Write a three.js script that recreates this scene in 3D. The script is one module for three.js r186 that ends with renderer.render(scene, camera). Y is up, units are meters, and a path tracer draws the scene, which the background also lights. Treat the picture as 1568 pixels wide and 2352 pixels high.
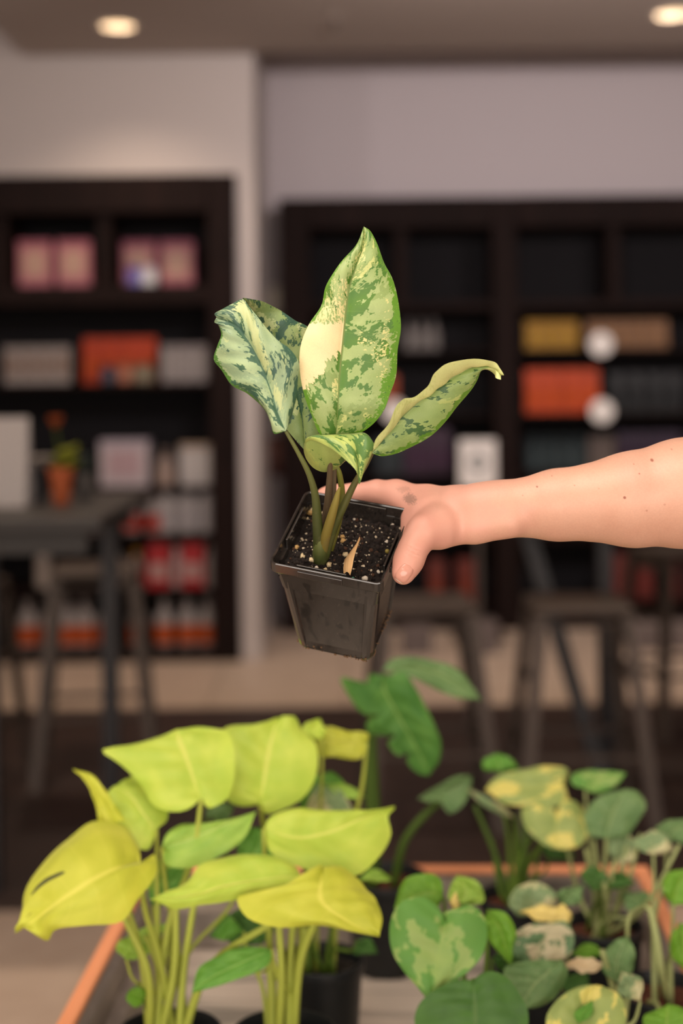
import * as THREE from 'three';
import { RectAreaLightUniformsLib } from 'three/addons/lights/RectAreaLightUniformsLib.js';
import { RoundedBoxGeometry } from 'three/addons/geometries/RoundedBoxGeometry.js';
import { mergeGeometries, mergeVertices } from 'three/addons/utils/BufferGeometryUtils.js';

// ---------------------------------------------------------------- camera, light, exposure
const scene = new THREE.Scene();
scene.background = new THREE.Color(0x000000);
const F = 3267, HORIZON = 880, EYE = 1.40, ROLL = 0.63 * Math.PI / 180;   // focal length in pixels of the 1568 x 2352 frame
const camera = new THREE.PerspectiveCamera(2 * Math.atan(1176 / F) * 180 / Math.PI, 1568 / 2352, 0.05, 60);
camera.position.set(0, EYE, 0);
camera.rotation.set(0, 0, -ROLL);
camera.setViewOffset(1568, 2352, 0, 1176 - HORIZON, 1568, 2352);
camera.focus = 1.085;
camera.userData.fStop = 2.8;
scene.add(camera);
const renderer = new THREE.WebGLRenderer({ antialias: true });
renderer.toneMapping = THREE.LinearToneMapping;
renderer.toneMappingExposure = 1.0;
renderer.shadowMap.enabled = true;
RectAreaLightUniformsLib.init();

const CEIL = 3.07;
const PANELS = [   // x, z, size x, size z, radiance: luminous ceiling panels over the plant display
  [-0.45, -0.35, 1.2, 1.2, 9.4],
  [-2.2, -1.7, 1.2, 0.6, 9],
  [2.6, -1.7, 1.2, 0.6, 6],
];
const ADDED_STOREFRONT = { x0: -3.2, x1: 3.2, y0: 0.35, y1: 2.75, radiance: 3.2 };   // assumed glazed shop front behind the camera, unseen, added for soft frontal light
const TRACK = [ // x, target x, candela: track spots aimed at the cabinet walls
  [-1.9, -1.8, 4.5], [0.5, 0.7, 11.5], [2.4, 2.2, 13],
];
const DOWNLIGHTS = [ // x, z, candela
  [-1.02, -6.6, 5], [1.53, -6.5, 5.5], [-1.02, -4.4, 10], [1.53, -4.4, 4], [3.6, -6.5, 5],
];

// ---------------------------------------------------------------- helpers
const V = (x, y, z) => new THREE.Vector3(x, y, z);
const cosR = Math.cos(ROLL), sinR = Math.sin(ROLL);
function P(px, py, d) {           // a point of the place, from its bearing and its distance in front of the camera
  const u = (px - 784) / F * d, v = (HORIZON - py) / F * d;
  return V(u * cosR + v * sinR, EYE - u * sinR + v * cosR, -d);
}
let seed = 7;
const rnd = () => { seed = (seed * 1664525 + 1013904223) >>> 0; return seed / 4294967296; };
const rr = (a, b) => a + (b - a) * rnd();
const clamp = (x, a = 0, b = 1) => Math.min(b, Math.max(a, x));
const lerp = (a, b, t) => a + (b - a) * t;
const smooth = (a, b, x) => { const t = clamp((x - a) / (b - a)); return t * t * (3 - 2 * t); };
function hash(x, y) { let h = (x * 374761393 + y * 668265263) | 0; h = Math.imul(h ^ (h >>> 13), 1274126177); h ^= h >>> 16; return (h >>> 0) / 4294967296; }
function vnoise(x, y) {
  const xi = Math.floor(x), yi = Math.floor(y); let fx = x - xi, fy = y - yi;
  fx = fx * fx * (3 - 2 * fx); fy = fy * fy * (3 - 2 * fy);
  const a = hash(xi, yi), b = hash(xi + 1, yi), c = hash(xi, yi + 1), d = hash(xi + 1, yi + 1);
  return a + (b - a) * fx + (c - a) * fy + (a - b - c + d) * fx * fy;
}
function fbm(x, y, o = 4) { let s = 0, a = 0.5, n = 0; for (let i = 0; i < o; i++) { s += a * vnoise(x, y); n += a; x = x * 2.03 + 17.1; y = y * 2.03 + 9.7; a *= 0.5; } return s / n; }

const names = new Map();
function numbered(name) { const n = names.get(name) || 0; names.set(name, n + 1); return n ? `${name}_${String(n).padStart(3, '0')}` : name; }
function shade(o) { o.traverse(m => { if (m.isMesh) { m.castShadow = true; m.receiveShadow = true; } }); return o; }
function thing(name, label, category, pos = V(0, 0, 0), group) {
  const g = new THREE.Group(); g.name = numbered(name); g.position.copy(pos);
  g.userData = { label, category }; if (group) g.userData.group = group;
  scene.add(g); return g;
}
function originOf(p) { const o = V(0, 0, 0); for (let q = p; q && q !== scene; q = q.parent) o.add(q.position); return o; }
function part(name, geo, mat, parent, extra) {    // geometry in room coordinates, stored relative to its thing
  const o = originOf(parent);
  geo.translate(-o.x, -o.y, -o.z);
  const m = new THREE.Mesh(geo, mat); m.name = name; m.castShadow = m.receiveShadow = true;
  if (extra) Object.assign(m.userData, extra);
  parent.add(m); return m;
}
function struct(name, geo, mat, parent) {
  if (parent) return part(name, geo, mat, parent);
  const m = new THREE.Mesh(geo, mat); m.name = name; m.castShadow = m.receiveShadow = true; m.userData = { kind: 'structure' };
  scene.add(m); return m;
}
function box(x0, x1, y0, y1, z0, z1, bevel = 0) {
  const w = x1 - x0, h = y1 - y0, d = z1 - z0;
  const g = bevel > 0 ? new RoundedBoxGeometry(w, h, d, 2, Math.min(bevel, w / 2.1, h / 2.1, d / 2.1)) : new THREE.BoxGeometry(w, h, d);
  g.translate((x0 + x1) / 2, (y0 + y1) / 2, (z0 + z1) / 2);
  return g;
}
function bar(a, b, w, d = w) {     // a straight square bar between two points
  const len = a.distanceTo(b), g = new THREE.BoxGeometry(w, len, d);
  const q = new THREE.Quaternion().setFromUnitVectors(V(0, 1, 0), b.clone().sub(a).normalize());
  g.applyQuaternion(q); g.translate((a.x + b.x) / 2, (a.y + b.y) / 2, (a.z + b.z) / 2); return g;
}
function lathe(profile, x, y, z, seg = 28) { const g = new THREE.LatheGeometry(profile.map(p => new THREE.Vector2(p[0], p[1])), seg); g.translate(x, y, z); return g; }
function tube(points, radii, seg = 20, sides = 9) {   // a tapering swept stem with closed ends
  const c = new THREE.CatmullRomCurve3(points), fr = c.computeFrenetFrames(seg, false), pos = [], idx = [], uv = [];
  for (let i = 0; i <= seg; i++) {
    const t = i / seg, p = c.getPoint(t), f = t * (radii.length - 1), k = Math.min(radii.length - 2, Math.floor(f)), r = lerp(radii[k], radii[k + 1], f - k);
    for (let j = 0; j <= sides; j++) {
      const a = j / sides * Math.PI * 2, n = fr.normals[i].clone().multiplyScalar(Math.cos(a)).addScaledVector(fr.binormals[i], Math.sin(a));
      pos.push(p.x + n.x * r, p.y + n.y * r, p.z + n.z * r); uv.push(t, j / sides);
    }
  }
  for (let i = 0; i < seg; i++) for (let j = 0; j < sides; j++) { const a = i * (sides + 1) + j, b = a + sides + 1; idx.push(a, b, a + 1, b, b + 1, a + 1); }
  for (const [ring, flip] of [[0, 1], [seg, 0]]) {
    const p = c.getPoint(ring / seg), k = pos.length / 3; pos.push(p.x, p.y, p.z); uv.push(ring / seg, 0.5);
    for (let j = 0; j < sides; j++) { const a = ring * (sides + 1) + j; flip ? idx.push(k, a, a + 1) : idx.push(k, a + 1, a); }
  }
  const g = new THREE.BufferGeometry();
  g.setAttribute('position', new THREE.Float32BufferAttribute(pos, 3)); g.setAttribute('uv', new THREE.Float32BufferAttribute(uv, 2));
  g.setIndex(idx); g.computeVertexNormals(); return g;
}
function texture(w, h, fn, srgb = true) {
  const data = new Uint8Array(w * h * 4);
  for (let y = 0; y < h; y++) for (let x = 0; x < w; x++) {
    const c = fn((x + 0.5) / w, (y + 0.5) / h), i = (y * w + x) * 4;
    data[i] = clamp(c[0], 0, 255); data[i + 1] = clamp(c[1], 0, 255); data[i + 2] = clamp(c[2], 0, 255); data[i + 3] = 255;
  }
  const t = new THREE.DataTexture(data, w, h, THREE.RGBAFormat);
  t.magFilter = t.minFilter = THREE.LinearFilter; t.wrapS = t.wrapT = THREE.RepeatWrapping;
  if (srgb) t.colorSpace = THREE.SRGBColorSpace; t.needsUpdate = true; return t;
}
const mix = (a, b, t) => [lerp(a[0], b[0], t), lerp(a[1], b[1], t), lerp(a[2], b[2], t)];
const mat = (color, roughness = 0.6, extra = {}) => new THREE.MeshStandardMaterial({ color, roughness, side: THREE.DoubleSide, ...extra });
function uvMetres(g) {   // box-mapped uv in metres
  const p = g.attributes.position, n = g.attributes.normal, uv = [];
  for (let i = 0; i < p.count; i++) {
    const ax = Math.abs(n.getX(i)), ay = Math.abs(n.getY(i)), az = Math.abs(n.getZ(i));
    if (ay >= ax && ay >= az) uv.push(p.getX(i), p.getZ(i)); else if (ax >= az) uv.push(p.getZ(i), p.getY(i)); else uv.push(p.getX(i), p.getY(i));
  }
  g.setAttribute('uv', new THREE.Float32BufferAttribute(uv, 2)); return g;
}

// ---------------------------------------------------------------- materials of the room
const M = {
  wall: mat(0xb2a8a3, 0.85), wallCool: mat(0xb8aeb0, 0.85), ceiling: mat(0xa89a90, 0.9),
  espresso: new THREE.MeshPhysicalMaterial({ roughness: 0.65, specularIntensity: 0.15, map: texture(256, 256, (u, v) => { const g = fbm(u * 40, v * 3, 4); return mix([20, 12, 10], [34, 21, 18], g); }) }),
  espressoBack: new THREE.MeshPhysicalMaterial({ color: 0x141214, roughness: 0.8, specularIntensity: 0.3 }),
  steel: mat(0x4a3f38, 0.5, { metalness: 0.2 }), darkTop: mat(0x1e1a18, 0.55),
  tile: [0, 1, 2].map(k => new THREE.MeshStandardMaterial({ roughness: 0.42, map: texture(128, 128, (u, v) => { const g = fbm(u * 9 + k * 31, v * 9, 5); return mix([186, 164, 146], [206, 186, 168], g); }) })),
  grout: mat(0x83756a, 0.95),
  planks: [0, 1, 2].map(k => new THREE.MeshStandardMaterial({ roughness: 0.5, map: texture(256, 64, (u, v) => { const g = fbm(u * 4 + k * 13, v * 22, 4); return mix([40, 29, 26], [70, 52, 45], g); }) })),
  white: mat(0xd8d2cd, 0.6), black: mat(0x15141a, 0.5), terracotta: mat(0xa4512a, 0.8), trim: mat(0xe6dccb, 0.5),
};

// ---------------------------------------------------------------- the room
const D1 = 7.2, D2 = 8.0;                                        // distances of the two built-in cabinets
const PIL = P(588, 800, D1).x, PIL0 = P(546, 800, D1).x;           // the pillar between them
const CT = P(280, 402, D1).y, CT2 = P(1100, 451, D2).y;             // the cabinets' tops
{
  const floor = new THREE.Group(); floor.name = 'floor'; floor.userData = { kind: 'structure' }; scene.add(floor);
  part('floor_slab', box(-4.2, 4.6, -0.12, -0.012, -8.4, 3.2), M.grout, floor);
  const S = 0.6, J = 0.004;
  const tileGeo = new RoundedBoxGeometry(S - J, 0.012, S - J, 1, 0.0015);
  const lay = (z0, z1) => { let k = 0; for (let z = z0; z < z1 - 0.01; z += S) for (let x = -4.2; x < 4.59; x += S) {
    const d = Math.min(S, z1 - z), w = Math.min(S, 4.6 - x); k++;
    const g = d < S - 0.01 || w < S - 0.01 ? new RoundedBoxGeometry(w - J, 0.012, d - J, 1, 0.0015) : tileGeo;
    const m = new THREE.Mesh(g, M.tile[(k * 7 + Math.floor(x * 3)) % 3 < 0 ? 0 : (k * 7) % 3]); m.name = 'tile'; m.position.set(x + w / 2, -0.006, z + d / 2); m.castShadow = m.receiveShadow = true; floor.add(m);
  } };
  lay(-3.8, 3.19); lay(-8.4, -6.16);
  const pg = new RoundedBoxGeometry(1.756, 0.012, 0.1545, 1, 0.001);
  for (let r = 0; r < 15; r++) for (let c = 0; c < 5; c++) {
    const m = new THREE.Mesh(pg, M.planks[(r * 2 + c) % 3]); m.name = 'plank'; m.position.set(-4.2 + 0.88 + c * 1.76, -0.006, -6.16 + (r + 0.5) * 0.15733); m.castShadow = m.receiveShadow = true; floor.add(m);
  }
  // ceiling: a dropped slab over the shop, a higher ceiling beyond its edges
  const slabX = P(45, 130, 7.1).x;
  const ceil = new THREE.Group(); ceil.name = 'ceiling'; ceil.userData = { kind: 'structure' }; scene.add(ceil);
  const holes = DOWNLIGHTS.map(d => d.slice(0, 2));
  const sh = new THREE.Shape([[slabX, -7.16], [4.6, -7.16], [4.6, 3.2], [slabX, 3.2]].map(p => new THREE.Vector2(p[0], -p[1])));
  for (const [x, z] of holes) { const h = new THREE.Path(); h.absarc(x, -z, 0.075, 0, Math.PI * 2, true); sh.holes.push(h); }
  const sg = new THREE.ExtrudeGeometry(sh, { depth: 0.25, bevelEnabled: false, curveSegments: 16 }); sg.rotateX(-Math.PI / 2); sg.translate(0, CEIL, 0);
  part('dropped_slab', sg, M.ceiling, ceil);
  part('upper_ceiling', box(-4.2, 4.6, 3.62, 3.72, -8.5, 3.2), M.ceiling, ceil);
  struct('wall_side_left', box(-4.35, -4.2, 0, 3.7, -8.5, 3.2), M.wall);
  struct('wall_side_right', box(4.6, 4.75, 0, 3.7, -8.5, 3.2), M.wall);
  const wr = new THREE.Group(); wr.name = 'wall_rear'; wr.userData = { kind: 'structure' }; scene.add(wr);
  const { x0, x1, y0, y1 } = ADDED_STOREFRONT;
  part('wall_panel', box(-4.35, x0, 0, 3.7, 3.2, 3.35), M.wall, wr); part('wall_panel', box(x1, 4.75, 0, 3.7, 3.2, 3.35), M.wall, wr);
  part('wall_panel', box(x0, x1, 0, y0, 3.2, 3.35), M.wall, wr); part('wall_panel', box(x0, x1, y1, 3.7, 3.2, 3.35), M.wall, wr);
  const win = new THREE.Group(); win.name = 'added_window_1'; win.userData = { kind: 'structure' }; scene.add(win);  // glowing shop window, unseen, added as a frontal key light
  for (let i = 0; i < 4; i++) { const w = (x1 - x0) / 4; part('pane', box(x0 + i * w, x0 + (i + 1) * w, y0, y1, 3.28, 3.3), new THREE.MeshStandardMaterial({ color: 0xffffff, emissive: 0xfff6ee, emissiveIntensity: 0.8 }), win); }
  for (let i = 0; i <= 4; i++) { const x = clamp(lerp(x0, x1, i / 4), x0 + 0.025, x1 - 0.025); part('mullion', box(x - 0.025, x + 0.025, y0, y1, 3.24, 3.3), M.steel, win); }
  const l = new THREE.RectAreaLight(0xfff3e8, ADDED_STOREFRONT.radiance, x1 - x0, y1 - y0); l.position.set((x0 + x1) / 2, (y0 + y1) / 2, 3.19); l.lookAt((x0 + x1) / 2, (y0 + y1) / 2, 0); l.name = 'added_shop_front_light'; scene.add(l);
  // left wall with the opening for its cabinet, pillar, recessed right wall
  const cabL = P(-460, 800, D1).x;
  const wl = new THREE.Group(); wl.name = 'wall_left'; wl.userData = { kind: 'structure' }; scene.add(wl);
  part('wall_header', box(-4.2, PIL, CT, 3.62, -8.4, -D1 - 0.02), M.wall, wl);
  part('wall_pier', box(PIL0, PIL, 0, CT, -8.4, -D1 - 0.02), M.wall, wl);
  part('wall_pier', box(-4.2, cabL, 0, CT, -8.4, -D1 - 0.02), M.wall, wl);
  part('wall_back', box(cabL, PIL0, 0, CT, -8.4, -7.62), M.wall, wl);
  struct('wall_right', box(PIL, 4.6, 0, 3.62, -8.4, -8.36), M.wallCool);
  struct('baseboard_left', box(PIL0, PIL + 0.012, 0, 0.1, -8.3, -D1 - 0.008, 0.004), M.wall);
}
// ceiling panels and downlights
PANELS.forEach(([x, z, w, d, L], i) => {
  const t = thing('ceiling_panel_light', ['square luminous ceiling panel above the plant display', 'small luminous ceiling panel on the left of the shop', 'small luminous ceiling panel on the right of the shop'][i], 'ceiling light', V(x, CEIL, z));
  part('frame', mergeGeometries([box(x - w / 2 - 0.03, x + w / 2 + 0.03, CEIL - 0.03, CEIL, z - d / 2 - 0.03, z - d / 2), box(x - w / 2 - 0.03, x + w / 2 + 0.03, CEIL - 0.03, CEIL, z + d / 2, z + d / 2 + 0.03),
    box(x - w / 2 - 0.03, x - w / 2, CEIL - 0.03, CEIL, z - d / 2, z + d / 2), box(x + w / 2, x + w / 2 + 0.03, CEIL - 0.03, CEIL, z - d / 2, z + d / 2)]), M.white, t);
  part('diffuser', box(x - w / 2, x + w / 2, CEIL - 0.012, CEIL, z - d / 2, z + d / 2), new THREE.MeshStandardMaterial({ color: 0xffffff, emissive: 0xfff3e6, emissiveIntensity: 1.0 }), t);
  const l = new THREE.RectAreaLight(0xfff0e2, L, w, d); l.position.set(x, CEIL - 0.034, z); l.lookAt(x, 0, z); scene.add(l); l.name = 'panel_light';
});
TRACK.forEach(([x, tx, I], i) => {
  const z = -4.4, y = 2.72, a = V(x, y, z), dir = V(tx, 2.15, -7.6).sub(a).normalize(), t = thing('track_spotlight', ['track spotlight aimed at the left cabinet wall', 'track spotlight aimed at the pillar and right wall', 'track spotlight aimed at the far right wall'][i], 'ceiling light', V(x, CEIL, z), 'track spotlights');
  part('adapter', box(x - 0.02, x + 0.02, CEIL - 0.03, CEIL, z - 0.05, z + 0.05, 0.004), M.white, t);
  part('stem', bar(V(x, CEIL - 0.03, z), a, 0.014), M.white, t);
  const g = lathe([[0, -0.09], [0.04, -0.09], [0.055, -0.07], [0.06, 0.06], [0.055, 0.06], [0.05, 0.03]], 0, 0, 0, 24); g.applyQuaternion(new THREE.Quaternion().setFromUnitVectors(V(0, 1, 0), dir)); g.translate(a.x, a.y, a.z); part('head', g, M.white, t);
  const e = new THREE.CylinderGeometry(0.05, 0.05, 0.008, 24); e.applyQuaternion(new THREE.Quaternion().setFromUnitVectors(V(0, 1, 0), dir)); e.translate(a.x + dir.x * 0.03, a.y + dir.y * 0.03, a.z + dir.z * 0.03); part('lamp', e, new THREE.MeshStandardMaterial({ color: 0xffffff, emissive: 0xffeedd, emissiveIntensity: 6 }), t);
  const l = new THREE.SpotLight(0xfff2f0, I, 0, 1.0, 1, 2); l.position.copy(a).addScaledVector(dir, 0.07); l.target.position.copy(a).addScaledVector(dir, 3); l.castShadow = true; l.shadow.radius = 2.5; l.name = 'track_lamp'; scene.add(l, l.target);
});
DOWNLIGHTS.forEach(([x, z, I], i) => {
  const t = thing('downlight', ['round recessed downlight above the left cabinet', 'round recessed downlight at the right edge of the ceiling', 'recessed downlight over the bar table', 'recessed downlight over the right bar stools', 'recessed downlight near the right side wall'][i], 'ceiling light', V(x, CEIL, z), 'recessed downlights');
  part('trim_ring', lathe([[0.074, 0.02], [0.074, 0], [0.078, -0.006], [0.094, -0.004], [0.096, 0]], x, CEIL, z, 32), M.trim, t);
  part('reflector', lathe([[0.0741, 0.0], [0.066, 0.05], [0.05, 0.085]], x, CEIL, z, 32), M.trim, t);
  part('lamp', lathe([[0, 0.055], [0.058, 0.055], [0.058, 0.085], [0, 0.085]], x, CEIL, z, 32), new THREE.MeshStandardMaterial({ color: 0xffffff, emissive: 0xffe2bd, emissiveIntensity: 9 }), t);
  const l = new THREE.SpotLight(0xffe6cc, I, 0, 1.12, 0.7, 2); l.position.set(x, CEIL + 0.045, z); l.target.position.set(x, 0, z); l.castShadow = true; l.shadow.radius = 2.5; l.name = 'downlight_lamp';
  scene.add(l, l.target);
});

// ---------------------------------------------------------------- built-in cabinets
const wood = g => uvMetres(g);
const cabL0 = P(-460, 800, D1).x, cabL1 = PIL0;
const SL = [657, 880, 1118, 1225, 1350, 1487].map((py, i) => P(240, py, D1 + 0.08).y);   // shelf tops, left
const cabinetL = thing('shelf_cabinet', 'dark espresso built-in shelf cabinet in the wall left of the pillar', 'cabinet', V((cabL0 + cabL1) / 2, 0, -D1));
{
  const c = cabinetL, z0 = -7.6, zf = -D1 + 0.02, st = 0.145, in0 = cabL0 + st, in1 = cabL1 - st, mid = (in0 + in1) / 2 - 0.02;
  part('back_panel', wood(box(cabL0, cabL1, 0.02, CT, z0, z0 + 0.02)), M.espressoBack, c);
  part('stile', wood(box(cabL0, in0, 0, CT, z0 + 0.02, zf, 0.006)), M.espresso, c);
  part('stile', wood(box(in1, cabL1, 0, CT, z0 + 0.02, zf, 0.006)), M.espresso, c);
  part('cornice', wood(box(in0, in1, P(240, 490, D1).y, CT, z0 + 0.02, zf + 0.012, 0.008)), M.espresso, c);
  part('plinth', wood(box(in0, in1, 0, SL[5], z0 + 0.02, zf - 0.01, 0.006)), M.espresso, c);
  part('shelf', wood(box(in0, in1, P(240, 700, D1).y, SL[0], z0 + 0.02, zf - 0.02, 0.004)), M.espresso, c);
  for (let i = 1; i < 5; i++) part('shelf', wood(box(in0, in1, SL[i] - 0.022, SL[i], z0 + 0.02, zf - 0.04, 0.003)), M.espresso, c);
  for (const px of [-243, 0, 238]) { const x = P(px, 570, D1).x; part('divider', wood(box(x - 0.035, x + 0.035, SL[0], P(240, 490, D1).y, z0 + 0.02, zf - 0.03, 0.004)), M.espresso, c); }
}
const cabR0 = P(643, 800, D2).x, cabR1 = 4.45;
const SR = [692, 803, 950, 1087, 1235, 1380].map(py => P(1100, py, D2 + 0.08).y);
{
  const c = thing('shelf_cabinet', 'wide dark espresso shelf cabinet on the recessed wall right of the pillar', 'cabinet', V((cabR0 + cabR1) / 2, 0, -D2));
  const z0 = -8.355, zf = -D2, w = 0.13;
  const X = px => P(px, 700, D2).x, cub = P(1100, 522, D2).y;
  part('back_panel', wood(box(cabR0, cabR1, 0.02, CT2, z0, z0 + 0.02)), M.espressoBack, c);
  const st = [[cabR0, X(712)], [X(1132), X(1187)], [X(1640), X(1695)], [X(2150), X(2205)]];
  for (const [a, b] of st) part('stile', wood(box(a, b, 0, CT2, z0 + 0.02, zf, 0.006)), M.espresso, c);
  for (let i = 0; i < 4; i++) {
    const a = st[i][1], b = i < 3 ? st[i + 1][0] : cabR1;
    part('cornice', wood(box(a, b, cub, CT2, z0 + 0.02, zf + 0.012, 0.008)), M.espresso, c);
    part('plinth', wood(box(a, b, 0, 0.09, z0 + 0.02, zf - 0.01, 0.006)), M.espresso, c);
    SR.forEach((y, k) => part('shelf', wood(box(a, b, y - (k ? 0.022 : 0.05), y, z0 + 0.02, zf - (k ? 0.04 : 0.02), 0.003)), M.espresso, c));
    const m = (a + b) / 2 + 0.0; part('divider', wood(box(m - 0.035, m + 0.035, SR[0], cub, z0 + 0.02, zf - 0.03, 0.004)), M.espresso, c);
  }
}
// fittings on the wall strip between the cabinets
{
  const p = P(634, 690, 8.3), t = thing('wall_speaker', 'small pale rounded fitting high on the wall strip beside the pillar', 'wall fitting', p);
  part('housing', new RoundedBoxGeometry(0.09, 0.17, 0.1, 4, 0.04).translate(p.x, p.y, p.z), M.trim, t);
  part('wall_plate', box(p.x - 0.03, p.x + 0.03, p.y - 0.05, p.y + 0.05, -8.362, p.z - 0.03, 0.003), M.trim, t);
  const q = P(627, 1052, 8.34), s = thing('wall_poster', 'narrow pink poster with a dark lower band on the wall by the pillar', 'poster', q);
  part('sheet', box(q.x - 0.055, q.x + 0.055, q.y - 0.11, q.y + 0.13, -8.36, -8.35), mat(0x6a3a33, 0.7), s);
  part('picture', box(q.x - 0.045, q.x + 0.045, q.y - 0.03, q.y + 0.11, -8.35, -8.348), mat(0x9a6659, 0.7), s);
  const k = P(768, 45, 6.5), d = thing('ceiling_sprinkler', 'small dark sprinkler head on the ceiling between the downlights', 'sprinkler', V(k.x, CEIL, -6.5));
  part('rosette', lathe([[0, -0.008], [0.036, -0.006], [0.04, 0]], k.x, CEIL, -6.5, 20), M.ceiling, d);
  part('deflector', lathe([[0, -0.05], [0.018, -0.048], [0.006, -0.03], [0.008, -0.006]], k.x, CEIL, -6.5, 12), M.steel, d);
}

// ---------------------------------------------------------------- goods on the shelves
const ORD = ['first', 'second', 'third', 'fourth', 'fifth', 'sixth', 'seventh', 'eighth', 'ninth', 'tenth'];
const tones = new Map();
const tone = (c, r = 0.6) => { const k = c + '/' + r; if (!tones.has(k)) { const m = new THREE.MeshPhysicalMaterial({ color: c, roughness: r, specularIntensity: 0.4, side: THREE.DoubleSide }); m.color.multiplyScalar(0.6); tones.set(k, m); }; return tones.get(k); };
function place(px, y, depth) { const p = P(px, 1000, depth); const q = P(px, HORIZON - (y - EYE) / depth * F, depth); return V(q.x, y, -depth); }
const G = {   // one builder for each kind of package: w, h in metres, base point, colours
  carton(t, p, w, h, c) {      // printed carton with a label panel and lid flap
    part('body', box(p.x - w / 2, p.x + w / 2, p.y, p.y + h, p.z - w * 0.6, p.z, 0.004), tone(c[0]), t);
    part('label', box(p.x - w * 0.34, p.x + w * 0.34, p.y + h * 0.22, p.y + h * 0.8, p.z, p.z + 0.0015), tone(c[1]), t);
    part('lid', box(p.x - w / 2 - 0.002, p.x + w / 2 + 0.002, p.y + h * 0.9, p.y + h + 0.002, p.z - w * 0.6 - 0.002, p.z + 0.002, 0.003), tone(c[2] ?? c[0]), t);
  },
  pouch(t, p, w, h, c) {       // stand-up bag: thick at its foot, pinched at the top
    const s = new THREE.Shape(); s.moveTo(-0.5, 0.03); s.quadraticCurveTo(-0.5, 0, -0.45, 0); s.lineTo(0.45, 0); s.quadraticCurveTo(0.5, 0, 0.5, 0.03); s.quadraticCurveTo(0.45, 0.5, 0.49, 1); s.lineTo(-0.49, 1); s.quadraticCurveTo(-0.45, 0.5, -0.5, 0.03);
    const g = new THREE.ExtrudeGeometry(s, { depth: 1, bevelEnabled: false, curveSegments: 6, steps: 2 }); const a = g.attributes.position;
    for (let i = 0; i < a.count; i++) { const y = a.getY(i), th = w * 0.55 * (1 - 0.9 * y * y); a.setXYZ(i, p.x + a.getX(i) * w, p.y + y * h, p.z - w * 0.28 + (a.getZ(i) - 0.5) * th); }
    g.computeVertexNormals(); part('bag', g, tone(c[0], 0.45), t);
    part('label', box(p.x - w * 0.3, p.x + w * 0.3, p.y + h * 0.2, p.y + h * 0.55, p.z - w * 0.06, p.z + 0.004, 0.003), tone(c[1]), t);
    part('seal', box(p.x - w * 0.485, p.x + w * 0.485, p.y + h * 0.94, p.y + h, p.z - w * 0.31, p.z - w * 0.25, 0.002), tone(c[2] ?? c[0]), t);
  },
  bottle(t, p, w, h, c) {      // bottle with shoulder, neck, wrapped label and cap
    const r = w / 2, z = p.z - r;
    part('body', lathe([[0, 0], [r * 0.92, 0], [r, h * 0.02], [r, h * 0.55], [r * 0.85, h * 0.66], [r * 0.42, h * 0.76], [r * 0.36, h * 0.86], [0, h * 0.86]], p.x, p.y, z, 20), tone(c[0], 0.35), t);
    part('label', lathe([[r * 1.015, h * 0.08], [r * 1.015, h * 0.46]], p.x, p.y, z, 20), tone(c[1]), t);
    part('cap', lathe([[0, h], [r * 0.4, h], [r * 0.45, h * 0.98], [r * 0.45, h * 0.85], [0, h * 0.85]], p.x, p.y, z, 16), tone(c[2] ?? c[0], 0.5), t);
  },
  jar(t, p, w, h, c) {
    const r = w / 2, z = p.z - r;
    part('body', lathe([[0, 0], [r * 0.9, 0], [r, h * 0.05], [r, h * 0.74], [r * 0.86, h * 0.84], [0, h * 0.84]], p.x, p.y, z, 20), tone(c[0], 0.35), t);
    part('label', lathe([[r * 1.015, h * 0.12], [r * 1.015, h * 0.6]], p.x, p.y, z, 20), tone(c[1]), t);
    part('lid', lathe([[0, h], [r * 0.84, h], [r * 0.9, h * 0.97], [r * 0.9, h * 0.82], [0, h * 0.82]], p.x, p.y, z, 20), tone(c[2] ?? c[0], 0.5), t);
  },
};
function row(kind, name, cat, what, where, depth, y, pxs, w, h, cols) {   // one row of like goods
  pxs.forEach((px, i) => {
    const p = place(px, y, depth), W = w * depth / F, H = h * depth / F, one = pxs.length === 1;
    const t = thing(name, `${what} ${where}${one ? '' : `, ${ORD[i]} from left`}`, cat, V(p.x, p.y, p.z - W / 2), one ? undefined : `${what} ${where}`);
    G[kind](t, p, W, H, cols);
  });
}
const zL = D1 + 0.06, zR = D2 + 0.07;
row('carton', 'gift_carton', 'box', 'pink carton with beige label', 'in left cabinet top cubby', zL, SL[0], [80, 169], 76, 104, [0xc67a86, 0xd2a894, 0xae6474]);
row('carton', 'gift_carton', 'box', 'pink carton with beige label', 'in top cubby near pillar', zL + 0.1, SL[0], [319, 406], 76, 104, [0xbc727e, 0xd2a894, 0xa45c6e]);
row('jar', 'violet_jar', 'jar', 'small violet jar', 'in front of the third pink carton', zL, SL[0], [306], 34, 44, [0x7d70c8, 0x8f86d0, 0x5c50a8]);
row('jar', 'white_jar', 'jar', 'round white jar', 'beside the small violet jar in the top cubby', zL, SL[0], [339], 38, 44, [0xf4e8f0, 0xffffff, 0xf0e0ea]);
row('carton', 'biscuit_carton', 'box', 'white and brown carton', 'on left cabinet second shelf', zL, SL[1], [28, 66, 104, 142], 36, 84, [0xb0a5a0, 0x93796a, 0xa59a96]);
row('pouch', 'orange_bag', 'bag', 'orange bag', 'on left cabinet second shelf', zL + 0.13, SL[1], [211, 254, 297, 338], 42, 104, [0xd8450a, 0xdc5a1a, 0xb83a0a]);
row('jar', 'grey_jar', 'jar', 'small slate grey jar', 'in front of the orange bags', zL, SL[1], [246], 32, 40, [0x4e5565, 0x5c6374, 0x40475a]);
row('jar', 'peach_jar', 'jar', 'peach coloured jar', 'in front of the orange bags', zL, SL[1], [284], 34, 46, [0xc77c62, 0xd08e74, 0xb96f54]);
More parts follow.
